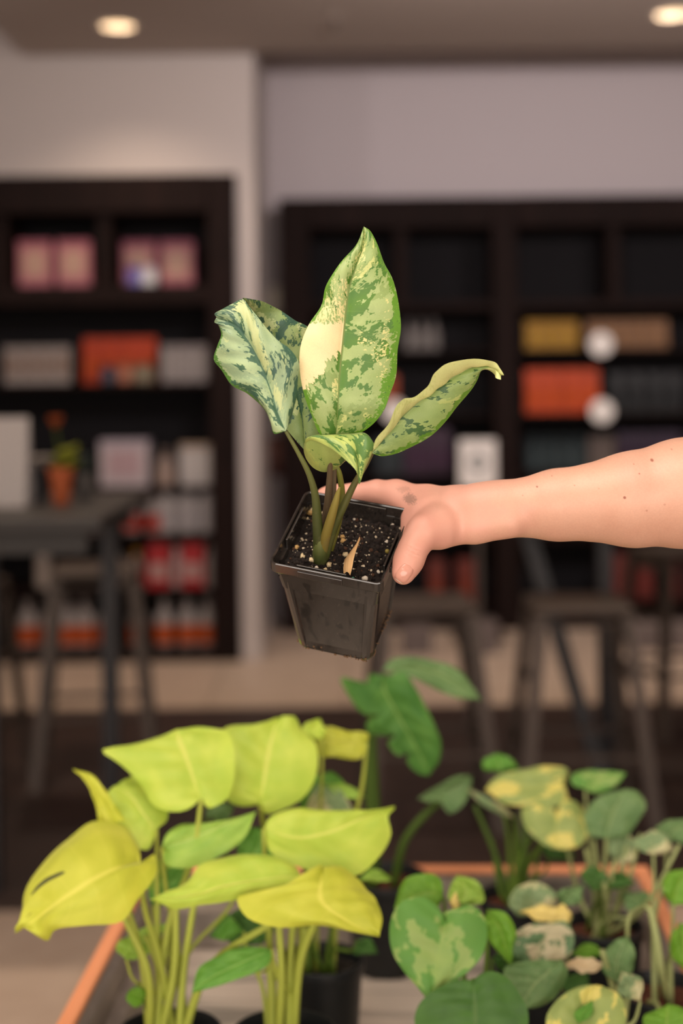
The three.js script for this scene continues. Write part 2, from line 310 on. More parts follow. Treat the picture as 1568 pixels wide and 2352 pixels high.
row('jar', 'beige_jar', 'jar', 'low beige jar', 'in front of the orange bags', zL, SL[1], [326], 50, 42, [0x94866f, 0xa3957e, 0x85765f]);
row('carton', 'white_carton', 'box', 'plain white carton', 'at second shelf pillar end', zL, SL[1], [388, 424, 460], 33, 84, [0xa49a98, 0xaaa19d, 0x968b8b]);
row('carton', 'white_carton', 'box', 'wide white carton with lilac print', 'on the third shelf of left cabinet', zL, SL[2], [285], 110, 105, [0xd5c6c9, 0xc9a9ae, 0xc7bac6]);
row('bottle', 'pump_bottle', 'bottle', 'beige bottle', 'on the third shelf beside the wide carton', zL, SL[2], [378], 40, 86, [0xb09a90, 0xc4aa9c, 0x8c7a72]);
row('carton', 'white_carton', 'box', 'square cream carton', 'at third shelf pillar end', zL, SL[2], [433, 473], 39, 95, [0xcdc4c0, 0xd6cdc8, 0xb79e86]);
row('bottle', 'red_label_bottle', 'bottle', 'white bottle with a red label', 'on left cabinet fourth shelf', zL, SL[3], [50, 98, 146, 194, 240, 300, 352], 42, 92, [0xb8aca8, 0xbf3a2c, 0xaca19d]);
row('bottle', 'white_bottle', 'bottle', 'plain white bottle', 'at fourth shelf pillar end', zL, SL[3], [384, 428, 472], 41, 118, [0xcbc2bf, 0xc3bbbb, 0xc0b5b2]);
row('bottle', 'cream_bottle', 'bottle', 'slim cream bottle', 'on fifth shelf behind the stools', zL, SL[4], [96, 262], 34, 108, [0xb3a69c, 0xb9aba0, 0xa4978e]);
row('bottle', 'amber_cap_bottle', 'bottle', 'white bottle with red band and amber cap', 'on the fifth shelf', zL, SL[4], [311], 38, 86, [0xb69c90, 0xb03a38, 0xc48a2c]);
row('pouch', 'red_bag', 'bag', 'bright red and white bag', 'on left cabinet fifth shelf', zL, SL[4], [364, 441], 54, 102, [0xc22a2e, 0xc9a8a2, 0xa89a98]);
row('bottle', 'grey_bottle', 'bottle', 'grey-white bottle', 'beside a red bag on fifth shelf', zL, SL[4], [405, 482], 30, 96, [0xb4aaa6, 0xa89e9a, 0xa89e9a]);
row('bottle', 'orange_label_bottle', 'bottle', 'white bottle with an orange label', 'on left cabinet lowest shelf', zL, SL[5], [60, 110, 150, 191, 241, 316, 376, 428, 474], 44, 110, [0xbcb2ad, 0xcf5a22, 0xaea39f]);
// right cabinet
row('bottle', 'white_bottle', 'bottle', 'pale bottle', 'on right cabinet top shelf', zR, SR[1], [940, 968, 997], 27, 70, [0x8f8885, 0x8f8986, 0x8a8380]);
row('pouch', 'yellow_bag', 'bag', 'mustard yellow bag', 'on right cabinet top shelf', zR, SR[1], [1222, 1252, 1283, 1313], 30, 64, [0xb4841a, 0xc0942a, 0x94701a]);
row('pouch', 'tan_bag', 'bag', 'tan paper bag', 'on right cabinet top shelf', zR, SR[1], [1362, 1394, 1426, 1458, 1490, 1520], 30, 64, [0x926844, 0x9c7450, 0x80593a]);
row('pouch', 'orange_bag', 'bag', 'big orange bag', 'on right cabinet second shelf', zR, SR[2], [1228, 1270, 1314, 1356], 42, 100, [0xd64a06, 0xdc5810, 0xb83e06]);
row('pouch', 'orange_bag', 'bag', 'orange bag', 'half hidden behind the tall leaf', zR, SR[2], [896], 36, 92, [0xb44a16, 0xc05a22, 0xa04012]);
row('pouch', 'charcoal_bag', 'bag', 'charcoal bag', 'right of the big orange bags', zR, SR[2], [1418, 1462, 1506, 1548], 38, 90, [0x1c1d1f, 0x232528, 0x1a1b1d]);
row('pouch', 'slate_bag', 'bag', 'slate grey bag', 'on third shelf behind leaf', zR, SR[3], [880, 910], 28, 84, [0x343c40, 0x3c464a, 0x2c3438]);
row('pouch', 'purple_bag', 'bag', 'plum purple bag', 'on third shelf left of white board', zR, SR[3], [946, 982, 1018], 34, 104, [0x43283f, 0x51304b, 0x381f36]);
row('jar', 'teal_jar', 'jar', 'dark teal jar', 'on right cabinet third shelf', zR, SR[3], [1226, 1262, 1298, 1332], 33, 84, [0x3b4649, 0x465255, 0x333d40]);
row('carton', 'beige_carton', 'box', 'greige carton', 'between teal jars and purple bags', zR, SR[3], [1368, 1398], 29, 82, [0x6e625d, 0x776a64, 0x645953]);
row('pouch', 'purple_bag', 'bag', 'plum purple bag', 'on third shelf above forearm', zR, SR[3], [1438, 1476, 1514, 1550], 35, 90, [0x35213a, 0x402a45, 0x2e1c33]);
row('pouch', 'rust_bag', 'bag', 'rusty red bag', 'on lower shelf by the thumb', zR, SR[5], [1004, 1070], 40, 96, [0x7c3020, 0x8e3d28, 0x6a281b]);
row('pouch', 'rust_bag', 'bag', 'rusty red bag', 'on lower shelf at right edge', zR, SR[5], [1404, 1436, 1482, 1540], 38, 104, [0x6e2a22, 0x833630, 0x5e231c]);
// price signs clipped to shelf edges
[[1380, 790, 'under the tan bags', SR[1]], [1382, 944, 'beside the big orange bags', SR[2]], [905, 944, 'half hidden behind the tall leaf', SR[2]]].forEach(([px, py, where], i) => {
  const p = P(px, py, D2 - 0.06), t = thing('price_sign', `round white price sign ${where}`, 'sign', p, 'round price signs on the right cabinet');
  const g = new THREE.CylinderGeometry(0.066, 0.066, 0.004, 28); g.rotateX(Math.PI / 2); g.translate(p.x, p.y, p.z); part('disc', g, M.white, t);
  part('clip', box(p.x - 0.012, p.x + 0.012, p.y - 0.01, p.y + 0.012, p.z - 0.05, p.z - 0.002, 0.002), M.white, t);
});
{
  const p = P(1097, 1062, D2 - 0.25), y = SR[3], h = 0.3; const t = thing('menu_board', 'white board with a grey emblem standing before the right cabinet', 'sign', V(p.x, 0, p.z));
  part('board', box(p.x - 0.1, p.x + 0.1, P(1097, 1120, D2 - 0.25).y, P(1097, 1010, D2 - 0.25).y, p.z - 0.012, p.z, 0.003), M.white, t);
  const g = new THREE.TorusGeometry(0.035, 0.012, 8, 24); g.scale(1, 1, 0.1); g.translate(p.x, p.y, p.z + 0.001); part('emblem', g, tone(0x8b8f90), t);
  part('post', bar(V(p.x, 0.03, p.z - 0.02), V(p.x, p.y, p.z - 0.02), 0.025), M.steel, t);
  part('foot', box(p.x - 0.14, p.x + 0.14, 0, 0.02, p.z - 0.14, p.z + 0.1, 0.004), M.steel, t);
}
[1470, 1520, 1568].forEach((px, i) => {
  const p = P(px, 1500, 7.35), t = thing('storage_box', `pale storage box on the floor, ${ORD[i]} of three below the right cabinet`, 'box', V(p.x, 0, p.z), 'pale boxes below the right cabinet');
  part('body', box(p.x - 0.05, p.x + 0.05, 0, 0.13, p.z - 0.1, p.z, 0.006), tone(0x8b7d78), t);
  part('lid', box(p.x - 0.053, p.x + 0.053, 0.11, 0.14, p.z - 0.103, p.z + 0.003, 0.006), tone(0x978984), t);
});
[958, 1110].forEach((px, i) => {
  const p = P(px, 1480, 7.3), t = thing('storage_box', i ? 'pale storage box on the floor behind the stool leg' : 'pale storage box on the floor below the held pot', 'box', V(p.x, 0, p.z), 'pale boxes on the floor');
  part('body', box(p.x - 0.075, p.x + 0.075, 0, 0.15, p.z - 0.15, p.z, 0.006), tone(0x7b6e6a), t);
  part('lid', box(p.x - 0.078, p.x + 0.078, 0.13, 0.16, p.z - 0.153, p.z + 0.003, 0.006), tone(0x877975), t);
});

// ---------------------------------------------------------------- bar tables and metal stools
function barStool(label, x, z, turn, H = 0.74) {
  const t = thing('bar_stool', label, 'stool', V(x, 0, z), 'metal bar stools'); t.rotation.y = turn;
  const add = (n, g) => { const m = new THREE.Mesh(g, M.steel); m.name = n; m.castShadow = m.receiveShadow = true; t.add(m); return m; };
  const seat = new RoundedBoxGeometry(0.31, 0.03, 0.31, 3, 0.014); seat.translate(0, H - 0.015, 0); add('seat', seat);
  const apron = []; const a = 0.135, b = 0.205;
  const at = (sx, sz, y) => { const k = lerp(b, a, y / (H - 0.03)); return V(sx * k, y, sz * k); };
  for (const [sx, sz] of [[1, 1], [1, -1], [-1, 1], [-1, -1]]) {
    const s = new THREE.Shape([[-0.019, -0.019], [0.019, -0.019], [0.019, -0.013], [-0.013, -0.013], [-0.013, 0.019], [-0.019, 0.019]].map(p => new THREE.Vector2(p[0], p[1])));
    const g = new THREE.ExtrudeGeometry(s, { depth: 1, bevelEnabled: false }), pa = g.attributes.position;
    for (let i = 0; i < pa.count; i++) { const y = pa.getZ(i) * (H - 0.03), q = at(sx, sz, y); pa.setXYZ(i, q.x - sx * pa.getX(i), y, q.z - sz * pa.getY(i)); }
    g.computeVertexNormals(); add('leg', g);
    const f = new THREE.CylinderGeometry(0.02, 0.022, 0.015, 10); const q = at(sx, sz, 0.007); f.translate(q.x, 0.0075, q.z); add('rubber_foot', f);
  }
  for (const y of [0.24, 0.46]) for (const [p, q] of [[[1, 1], [1, -1]], [[1, -1], [-1, -1]], [[-1, -1], [-1, 1]], [[-1, 1], [1, 1]]])
    if (y < 0.3 || p[0] === q[0]) add('crossbar', bar(at(p[0], p[1], y), at(q[0], q[1], y), 0.012, 0.026));
  for (const [p, q] of [[[1, 1], [1, -1]], [[1, -1], [-1, -1]], [[-1, -1], [-1, 1]], [[-1, 1], [1, 1]]]) add('apron', bar(at(p[0], p[1], H - 0.055), at(q[0], q[1], H - 0.055), 0.006, 0.05));
  return t;
}
function barTable(label, x0, x1, z0, z1, H, cols) {
  const t = thing('bar_table', label, 'table', V((x0 + x1) / 2, 0, (z0 + z1) / 2));
  part('tabletop', box(x0, x1, H - 0.035, H, z0, z1, 0.006), M.darkTop, t);
  part('apron', mergeGeometries([box(x0 + 0.05, x1 - 0.05, H - 0.1, H - 0.035, z1 - 0.09, z1 - 0.06), box(x0 + 0.05, x1 - 0.05, H - 0.1, H - 0.035, z0 + 0.06, z0 + 0.09)]), M.darkTop, t);
  for (const [a, b] of cols) part('leg', bar(a, b, 0.05), M.black, t);
  return t;
}
{
  const x1 = P(292, 1150, 4.2).x;
  barTable('dark bar table on the left behind the neon foliage', -2.9, x1, -4.7, -3.75, 1.05, [[V(x1 - 0.12, 0, -4.6), V(x1 - 0.12, 1.0, -4.6)], [V(x1 - 0.35, 0, -3.95), V(x1 - 0.35, 1.0, -3.95)], [V(-2.75, 0, -4.6), V(-2.75, 1.0, -4.6)], [V(-2.75, 0, -3.87), V(-2.75, 1.0, -3.87)]]);
  barStool('dark metal bar stool standing in front of the left cabinet bottles', P(222, 1500, 5.15).x, -5.15, 0.12, 0.75);
  barStool('dark metal bar stool at the left edge of the picture', P(-110, 1500, 4.9).x, -4.9, -0.1, 0.73);
  const r0 = P(1190, 1150, 4.8).x;
  barTable('dark bar table hidden behind the forearm', r0, 2.6, -5.5, -4.75, 0.98, [[V(P(1392, 1500, 4.9).x, 0, -4.9), V(P(1388, 1300, 4.9).x, 1.0, -4.9)], [V(P(1390, 1840, 4.85).x, 0, -4.85), V(P(1195, 1390, 4.95).x, 1.0, -5.05)], [V(2.5, 0, -4.85), V(2.5, 1, -4.85)], [V(2.5, 0, -5.4), V(2.5, 1, -5.4)]]);
  barStool('dark metal bar stool right of centre beneath the forearm', P(1325, 1500, 4.55).x, -4.55, 0.0, 0.7);
  barStool('dark metal bar stool behind the held pot and the split leaf', P(975, 1500, 4.6).x, -4.6, 0.05, 0.7);
  barStool('dark metal bar stool at the far right edge of the picture', P(1570, 1500, 5.7).x, -5.75, 0.3, 0.72);
}
// things on the left bar table
{
  const T = 1.05;
  const p = place(24, T, 4.12); let t = thing('table_sign', 'white folded sign card standing on the left bar table', 'sign', V(p.x, T, p.z));
  const w = 0.055, h = 0.26;
  part('front_leaf', bar(V(p.x - 0.02, T, p.z), V(p.x - 0.02, T + h, p.z - 0.05), 0.13, 0.003), tone(0xd2c9c6), t);
  part('rear_leaf', bar(V(p.x - 0.02, T, p.z - 0.1), V(p.x - 0.02, T + h, p.z - 0.05), 0.13, 0.003), tone(0xd2c9c6), t);
  const q = place(141, T, 4.22); t = thing('terracotta_planter', 'small terracotta pot with yellow-green foliage and an orange bloom on the bar table', 'potted plant', q);
  part('pot', lathe([[0, 0], [0.024, 0], [0.033, 0.085], [0.037, 0.085], [0.038, 0.108], [0.032, 0.108], [0.03, 0.09], [0, 0.088]], q.x, q.y, q.z), M.terracotta, t);
  part('stem', tube([V(q.x, q.y + 0.085, q.z), V(q.x - 0.005, q.y + 0.16, q.z), V(q.x - 0.015, q.y + 0.235, q.z)], [0.003, 0.002]), tone(0x6a7a2a), t);
  for (let i = 0; i < 9; i++) { const a = i * 2.4, s = new THREE.SphereGeometry(0.02, 8, 6); s.scale(1.3, 0.35, 0.8); s.rotateZ(0.5 * Math.cos(a)); s.rotateY(a); s.translate(q.x + 0.022 * Math.cos(a) + 0.012, q.y + 0.115 + 0.006 * i, q.z + 0.022 * Math.sin(a)); part('leaf', s, tone(0x8f9422), t); }
  const fl = []; for (let i = 0; i < 7; i++) { const s = new THREE.SphereGeometry(0.012, 8, 6); s.scale(0.8, 1.6, 0.5); s.rotateX(0.5); s.rotateY(i * 0.9); s.translate(q.x - 0.015 + 0.01 * Math.sin(i * 0.9), q.y + 0.245, q.z + 0.01 * Math.cos(i * 0.9)); fl.push(s); }
  part('bloom', mergeGeometries(fl), tone(0xa0491a), t);
  const k = place(80, T, 4.3); t = thing('black_canister', 'black canister standing on the left bar table', 'canister', k);
  part('body', lathe([[0, 0], [0.036, 0], [0.038, 0.004], [0.038, 0.092], [0, 0.092]], k.x, k.y, k.z), M.black, t);
  part('lid', lathe([[0.0395, 0.088], [0.0395, 0.1], [0.036, 0.104], [0, 0.104]], k.x, k.y, k.z), M.black, t);
  const d = thing('white_dish', 'shallow white dish resting on the black canister', 'dish', V(k.x + 0.01, k.y + 0.104, k.z));
  part('bowl', lathe([[0, 0], [0.03, 0], [0.06, 0.03], [0.062, 0.034], [0.057, 0.034], [0.028, 0.006], [0, 0.005]], k.x + 0.01, k.y + 0.104, k.z), tone(0xa39a94), d);
  const b = place(196, T, 4.4); t = thing('grey_jar', 'small grey jar with teal lid at the end of the bar table', 'jar', b);
  part('body', lathe([[0, 0], [0.024, 0], [0.028, 0.01], [0.028, 0.07], [0.02, 0.085], [0, 0.085]], b.x, b.y, b.z), tone(0x6b6664, 0.4), t);
  part('lid', lathe([[0, 0.135], [0.022, 0.135], [0.024, 0.13], [0.024, 0.084], [0, 0.084]], b.x, b.y, b.z), tone(0x39443f), t);
}

// ---------------------------------------------------------------- display table with a metal tray
const RIM = 0.72, BED = 0.62;
{
  const yaw = -Math.atan(0.042);
  const fl = P(322, 1989, 2.01), fr = P(1482, 1981, 2.01), W = fr.x - fl.x, L = 1.25;
  const t = thing('display_table', 'plant display table with an orange-brown wooden rim and a galvanised metal tray', 'table', V((fl.x + fr.x) / 2, 0, -2.01)); t.rotation.y = yaw;
  const add = (n, g, m, p = t) => { const o = new THREE.Mesh(g, m); o.name = n; o.castShadow = o.receiveShadow = true; p.add(o); return o; };
  const cedar = [0, 1].map(k => new THREE.MeshStandardMaterial({ roughness: 0.5, map: texture(64, 256, (u, v) => { const a = k ? u : v, b = k ? v : u; const g = fbm(b * 22 + k * 5, a * 2.5, 4); return mix([232, 138, 92], [252, 182, 134], g); }) }));
  const zinc = new THREE.MeshStandardMaterial({ metalness: 0.7, roughness: 0.38, map: texture(256, 256, (u, v) => { const g = fbm(u * 14, v * 14, 3), s = vnoise(u * 30, v * 30); return mix([138, 130, 122], [184, 174, 164], clamp(g * 0.7 + 0.4 * (s > 0.6 ? 1 : 0) * g)); }) });
  const pale = [0, 1, 2].map(k => new THREE.MeshStandardMaterial({ roughness: 0.75, map: texture(256, 64, (u, v) => { const g = fbm(u * 3 + k * 9, v * 20 + k * 4, 5), s = fbm(u * 2 + 40 + k * 7, v * 3, 3); return mix(mix([208, 194, 180], [174, 162, 150], g), [130, 124, 116], smooth(0.52, 0.66, s) * 0.8); }) }));
  const w = W / 2, r = 0.02;
  const rail = (n, x0, x1, z0, z1) => add('rim_rail', box(x0, x1, RIM - 0.045, RIM, z0, z1, 0.004), cedar[n]);
  rail(1, -w, w, 0, r); rail(1, -w, w, L - r, L); rail(0, -w, -w + r, r, L - r); rail(0, w - r, w, r, L - r);
  // tray: sloping metal sides with a rolled step
  const side = (a, b, inx, inz) => {   // from rim down to the bed
    const g = new THREE.BufferGeometry(), pr = [[0, RIM - 0.006], [0.012, RIM - 0.012], [0.014, RIM - 0.045], [0.03, RIM - 0.052], [0.034, BED]], pos = [], idx = [], uv = [];
    pr.forEach(([o, y], i) => { for (const [k, e] of [[0, a], [1, b]]) { pos.push(e[0] + inx * o, y, e[1] + inz * o); uv.push(k * 2, i * 0.06); } });
    for (let i = 0; i < pr.length - 1; i++) idx.push(2 * i, 2 * i + 1, 2 * i + 2, 2 * i + 1, 2 * i + 3, 2 * i + 2);
    g.setAttribute('position', new THREE.Float32BufferAttribute(pos, 3)); g.setAttribute('uv', new THREE.Float32BufferAttribute(uv, 2)); g.setIndex(idx); const q = g.toNonIndexed(); q.computeVertexNormals(); return q;
  };
  const q = r * 0.9, zm = zinc; zm.side = THREE.DoubleSide;
  add('tray_side', side([-w + q, r], [-w + q, L - r], 1, 0), zm); add('tray_side', side([w - q, r], [w - q, L - r], -1, 0), zm);
  add('tray_side', side([-w + q, q], [w - q, q], 0, 1), zm); add('tray_side', side([-w + q, L - q], [w - q, L - q], 0, -1), zm);
  add('tray_pan', box(-w + q, w - q, BED - 0.03, BED - 0.012, q, L - q), zm);
  const n = 12, pw = (L - 0.11) / n;
  for (let i = 0; i < n; i++) add('slat', box(-w + 0.054, w - 0.054, BED - 0.012, BED, 0.055 + i * pw + 0.002, 0.055 + (i + 1) * pw - 0.002, 0.002), pale[i % 3]);
  for (const [x, z] of [[-w + 0.04, 0.04], [w - 0.04, 0.04], [-w + 0.04, L - 0.04], [w - 0.04, L - 0.04]]) add('leg', box(x - 0.025, x + 0.025, 0, BED - 0.03, z - 0.025, z + 0.025, 0.004), M.darkTop);
  add('apron', box(-w + 0.03, w - 0.03, BED - 0.1, BED - 0.03, 0.03, L - 0.03, 0.004), M.darkTop);
}

// ---------------------------------------------------------------- leaves
function curve3(pts) { return new THREE.CatmullRomCurve3(pts, false, 'centripetal'); }
function sample(pts, n) { const c = curve3(pts), o = []; for (let i = 0; i <= n; i++) o.push(c.getPoint(i / n)); return o; }
// A blade between a midrib and two margins. Points are bearings [x, y, extra distance]; the blade lies in a plane at
// distance d that leans back by ty (upwards) and tx (to the right), and bellies out between the midrib and the margins.
function blade(o) {
  const nt = o.nt || 26, ns = o.ns || 8, [cx, cy] = o.m[Math.floor(o.m.length / 2)];
  const at = q => P(q[0], q[1], o.d + ((cy - q[1]) * (o.ty || 0) + (q[0] - cx) * (o.tx || 0)) * o.d / F + (q[2] || 0));
  const Mc = sample(o.m.map(at), nt), Lc = sample(o.l.map(at), nt), Rc = sample(o.r.map(at), nt);
  const pos = [], uv = [], idx = [], N = 2 * ns + 1, cup = o.cup ?? 0.004, rip = o.rip ?? 0.0006, veins = o.veins || 9;
  for (let i = 0; i <= nt; i++) {
    const t = i / nt, a = Mc[Math.max(0, i - 1)], b = Mc[Math.min(nt, i + 1)], tan = b.clone().sub(a);
    for (let j = -ns; j <= ns; j++) {
      const s = j / ns, e = s < 0 ? Lc[i] : Rc[i], k = Math.abs(s), p = Mc[i].clone().lerp(e, k);
      let n = tan.clone().cross(e.clone().sub(Mc[i])); if (n.lengthSq() < 1e-14) n.set(0, 0, 1); n.normalize(); if (n.z < 0) n.negate();
      const body = Math.sin(Math.PI * clamp(t, 0, 1)) ** 0.5;
      const h = cup * 4 * k * (1 - k) * body + rip * Math.sin((t * veins - k * 1.1) * Math.PI * 2) * Math.min(1, k * 4) * (1 - k * 0.5) * body - (k < 0.06 ? (o.groove ?? 0.0006) * body : 0)
        + (o.warp || 0) * (fbm(t * 2.6 + (o.m[0][0] % 17), s * 1.6 + (o.m[0][1] % 13), 2) - 0.5) * 2 * Math.min(1, 0.3 + k)
        + (o.wave || 0) * k ** 3 * Math.sin(t * 19 + (s < 0 ? 1 : 3)) * body;
      p.addScaledVector(n, h * (o.flip ? -1 : 1)); pos.push(p.x, p.y, p.z); uv.push(t, (s + 1) / 2);
    }
  }
  for (let i = 0; i < nt; i++) for (let j = 0; j < N - 1; j++) { const a = i * N + j, b = a + N; idx.push(a, a + 1, b, b, a + 1, b + 1); }
  const g = new THREE.BufferGeometry();
  g.setAttribute('position', new THREE.Float32BufferAttribute(pos, 3)); g.setAttribute('uv', new THREE.Float32BufferAttribute(uv, 2));
  g.setIndex(idx); g.computeVertexNormals(); g.userData.base = Mc[0]; g.userData.mid = Mc; return g;
}
const leafMat = (map, extra = {}) => new THREE.MeshPhysicalMaterial({ map, roughness: 0.6, transmission: 0.12, thickness: 0, clearcoat: 0.25, clearcoatRoughness: 0.4, side: THREE.DoubleSide, ...extra });

// Variegated blade print: jagged patches stretched along the side veins. len and half are centimetres.
function variegated(o) {
  const C = o.c, S = o.seed;
  return texture(o.w || 1024, o.h || 512, (u, v) => {
    const s = v * 2 - 1, k = Math.abs(s), half = o.half * Math.sqrt(Math.max(0.02, 4 * u * (1 - u))) ** 0.8, y = k * half, x = u * o.len - y * 0.75, sg = s < 0 ? 0 : 57;
    const wx = (fbm(x * 3 + S, y * 3 + sg, 3) - 0.5) * 0.7, wy = (fbm(x * 3 + 31 + S, y * 3 + sg, 3) - 0.5) * 0.7;
    const fine = fbm(x * 6.5 + S * 3, y * 4.5 + sg, 3) - 0.5, jag = fbm(x * 15 + S, y * 9 + sg, 2) - 0.5;
    const zone = fbm(x * 0.55 + S * 2, y * 0.4 + sg, 2) - 0.5;                                       // where dark patches gather
    const a = fbm((x + wx) * 1.9 + S, (y + wy) * 1.15 + sg, 3) + zone * 0.5 + fine * 0.3 + jag * 0.12;
    const b = fbm((x + wx) * 0.9 + 70 + S, (y + wy) * 0.5 + sg, 3) + fine * 0.2 + jag * 0.1;
    const tone2 = fbm((x + wx) * 1.0 + 15 + S, (y + wy) * 0.5 + sg, 3) + fine * 0.22;
    const soft = fbm(x * 0.9 + S, y * 0.8 + sg + 9, 3);
    let col = mix(C.pale, C.mid, clamp(soft * 1.4 - 0.35)); if (tone2 > 0.6) col = mix(col, C.mid, 0.75);
    if (b > (o.light ?? 0.7)) col = mix(C.light, C.pale, 0.3 * soft);
    const bias = (o.darkBias ? o.darkBias(u, s) : 0) + smooth(0.16, 0.02, k) * (o.ribDark ?? 0.06) + smooth(0.72, 0.95, k) * (o.margin ?? 0.12);
    const bb = o.bright ? o.bright(u, s, fine + jag * 0.6, jag) : 0;
    if (bb > 0) col = mix(C.light, C.cream, clamp(bb * 6));
    else if (a + bias > (o.dark ?? 0.62)) col = mix(C.dark, C.dark2 || C.dark, clamp(soft * 2 - 0.5));
    const rim = (o.rim || [0, 0])[s < 0 ? 0 : 1];
    if (rim && bb <= 0.1 && k > 1 - rim * (0.55 + 1.1 * (vnoise(x * 2.5 + S, sg) * 0.6 + (fine + jag * 0.5) * 1.6 + 0.2)) && fine > -0.2) col = mix(C.dark, C.edge || C.dark, 0.8);
    if (!bb && jag > 0.3 && k > 0.5) col = mix(col, C.light, 0.4);
    const vein = Math.abs(((u * (o.veins || 9) - k * 1.1) % 1 + 1) % 1 - 0.5) * 2;
    col = mix(col, bb > 0.1 ? [226, 204, 140] : C.pale, smooth(0.94, 1, vein) * 0.16);
    if (k < 0.014) col = C.rib; else if (k < 0.028 && !(bb > 0.1)) col = mix(col, C.dark, 0.4);
    const gr = 0.95 + 0.1 * vnoise(u * 700, v * 500); return [col[0] * gr, col[1] * gr, col[2] * gr];
  });
}
const GREEN = { dark: [80, 126, 30], dark2: [66, 114, 38], edge: [94, 148, 22], mid: [132, 158, 86], pale: [164, 185, 117], light: [198, 204, 124], cream: [240, 220, 166], rib: [104, 122, 42] };
const BLUE = { dark: [54, 96, 62], dark2: [46, 86, 70], edge: [78, 130, 34], mid: [132, 158, 120], pale: [166, 188, 138], light: [182, 196, 138], cream: [190, 200, 138], rib: [50, 92, 64] };

// ---------------------------------------------------------------- the plant held up in its square pot
const potQ = new THREE.Matrix4().set(0.9522, -0.0167, -0.305, -0.0007, -0.1644, 0.8135, -0.5578, EYE - 0.1196, 0.2575, 0.5813, 0.7719, -1.1179, 0, 0, 0, 1);
const potP = (x, y, z) => V(x, y, z).applyMatrix4(potQ);
const held = thing('held_potted_plant', 'variegated plant with five marbled leaves in a black square pot held up by a hand', 'potted plant', potP(0, -0.102, 0));
{
  const S = 0.0453, B = 0.0318, H = 0.102, LIP = 0.0095;
  const ring = (s, y, c, step = 0) => {     // a rounded square outline; step sets the flat panels back from the corner columns
    const pts = [], q = [];
    for (let k = 0; k < 4; k++) {
      const a0 = k * Math.PI / 2;
      for (const [t, o] of [[0, 0], [0.25, 0], [0.5, 0], [0.75, 0], [1, 0]]) { const a = a0 + t * Math.PI / 2; q.push([(s - c) * Math.sign(Math.cos(a0 + Math.PI / 4)) + c * Math.cos(a), (s - c) * Math.sign(Math.sin(a0 + Math.PI / 4)) + c * Math.sin(a)]); }
      const nx = [0, -1, 0, 1][k], ny = [1, 0, -1, 0][k];      // direction of the side that follows this corner
      const tx = [-1, 0, 1, 0][k], ty = [0, -1, 0, 1][k];
      for (const [f, d] of [[0.74, 0], [0.72, step], [0.3, step], [-0.3, step], [-0.72, step], [-0.74, 0]]) q.push([nx * (s - d) - tx * s * f, ny * (s - d) - ty * s * f]);
    }
    for (const [x, z] of q) pts.push([x, y, z]); return pts;
  };
  const loft = rings => {
    const n = rings[0].length, pos = [], uv = [], idx = [];
    rings.forEach((r, i) => { for (let j = 0; j <= n; j++) { const p = r[j % n], w = potP(...p); pos.push(w.x, w.y, w.z); uv.push(j / n * 4, p[1] / 0.1); } });
    for (let i = 0; i < rings.length - 1; i++) for (let j = 0; j < n; j++) { const a = i * (n + 1) + j, b = a + n + 1; idx.push(a, b, a + 1, b, b + 1, a + 1); }
    const g = new THREE.BufferGeometry(); g.setAttribute('position', new THREE.Float32BufferAttribute(pos, 3)); g.setAttribute('uv', new THREE.Float32BufferAttribute(uv, 2)); g.setIndex(idx);
    const o = g.toNonIndexed(); o.computeVertexNormals(); return o;
  };
  const plastic = new THREE.MeshPhysicalMaterial({ roughness: 0.14, side: THREE.DoubleSide, ior: 1.75,
    map: texture(1024, 256, (u, v) => { const g = fbm(u * 90, v * 24, 4), sp = vnoise(u * 420, v * 110), st = fbm(u * 40 + 7, v * 9, 4); let c = mix([40, 36, 33], [52, 47, 43], g); if (sp > 0.93) c = mix(c, [98, 88, 78], 0.5); if (st > 0.66) c = mix(c, [14, 13, 13], 0.6); return c; }),
    roughnessMap: texture(512, 128, (u, v) => { const g = 150 + 105 * fbm(u * 60, v * 16, 4); return [g, g, g]; }, false) });
  const body = k => lerp(S - 0.0035, B, k);       // half width of the body, k from the lip to the foot
  const rings = [];
  rings.push(ring(B - 0.004, -H, 0.006), ring(B - 0.001, -H + 0.0006, 0.007), ring(B, -H + 0.003, 0.0075, 0.0004));
  for (let k = 9; k >= 0; k--) rings.push(ring(body(k / 10), lerp(-LIP, -H, k / 10), 0.0080, 0.0017));
  rings.push(ring(S - 0.0004, -LIP, 0.0052), ring(S, -LIP + 0.0006, 0.0055), ring(S, -0.0007, 0.0055), ring(S - 0.0006, 0, 0.005), ring(S - 0.0014, 0, 0.0045), ring(S - 0.002, -0.0008, 0.004), ring(S - 0.0032, -LIP, 0.004), ring(S - 0.006, -0.03, 0.005));
  const pot = part('pot', loft(rings), plastic, held, { label: 'black plastic square nursery pot' });
  const foot = new THREE.Shape(ring(B - 0.003, 0, 0.006).map(p => new THREE.Vector2(p[0], p[2]))); const fg = new THREE.ShapeGeometry(foot); fg.rotateX(-Math.PI / 2); fg.scale(1, 1, -1); fg.translate(0, -H + 0.0002, 0); fg.applyMatrix4(potQ);
  part('pot_foot', fg, plastic, pot);
  // label tabs let into the lip on each side
  for (let k = 0; k < 4; k++) {
    const m = new THREE.Matrix4().makeRotationY(k * Math.PI / 2), g = new RoundedBoxGeometry(0.036, 0.0058, 0.0011, 2, 0.0004); g.translate(-0.004, -0.0058, S + 0.0004); g.applyMatrix4(m); g.applyMatrix4(potQ); part('rim_tab', g, plastic, pot);
    const h = box(-0.024, 0.016, -0.0115, -0.0006, S - 0.0052, S - 0.0036, 0.0004); h.applyMatrix4(m); h.applyMatrix4(potQ); part('rim_slot', h, plastic, pot);
  }
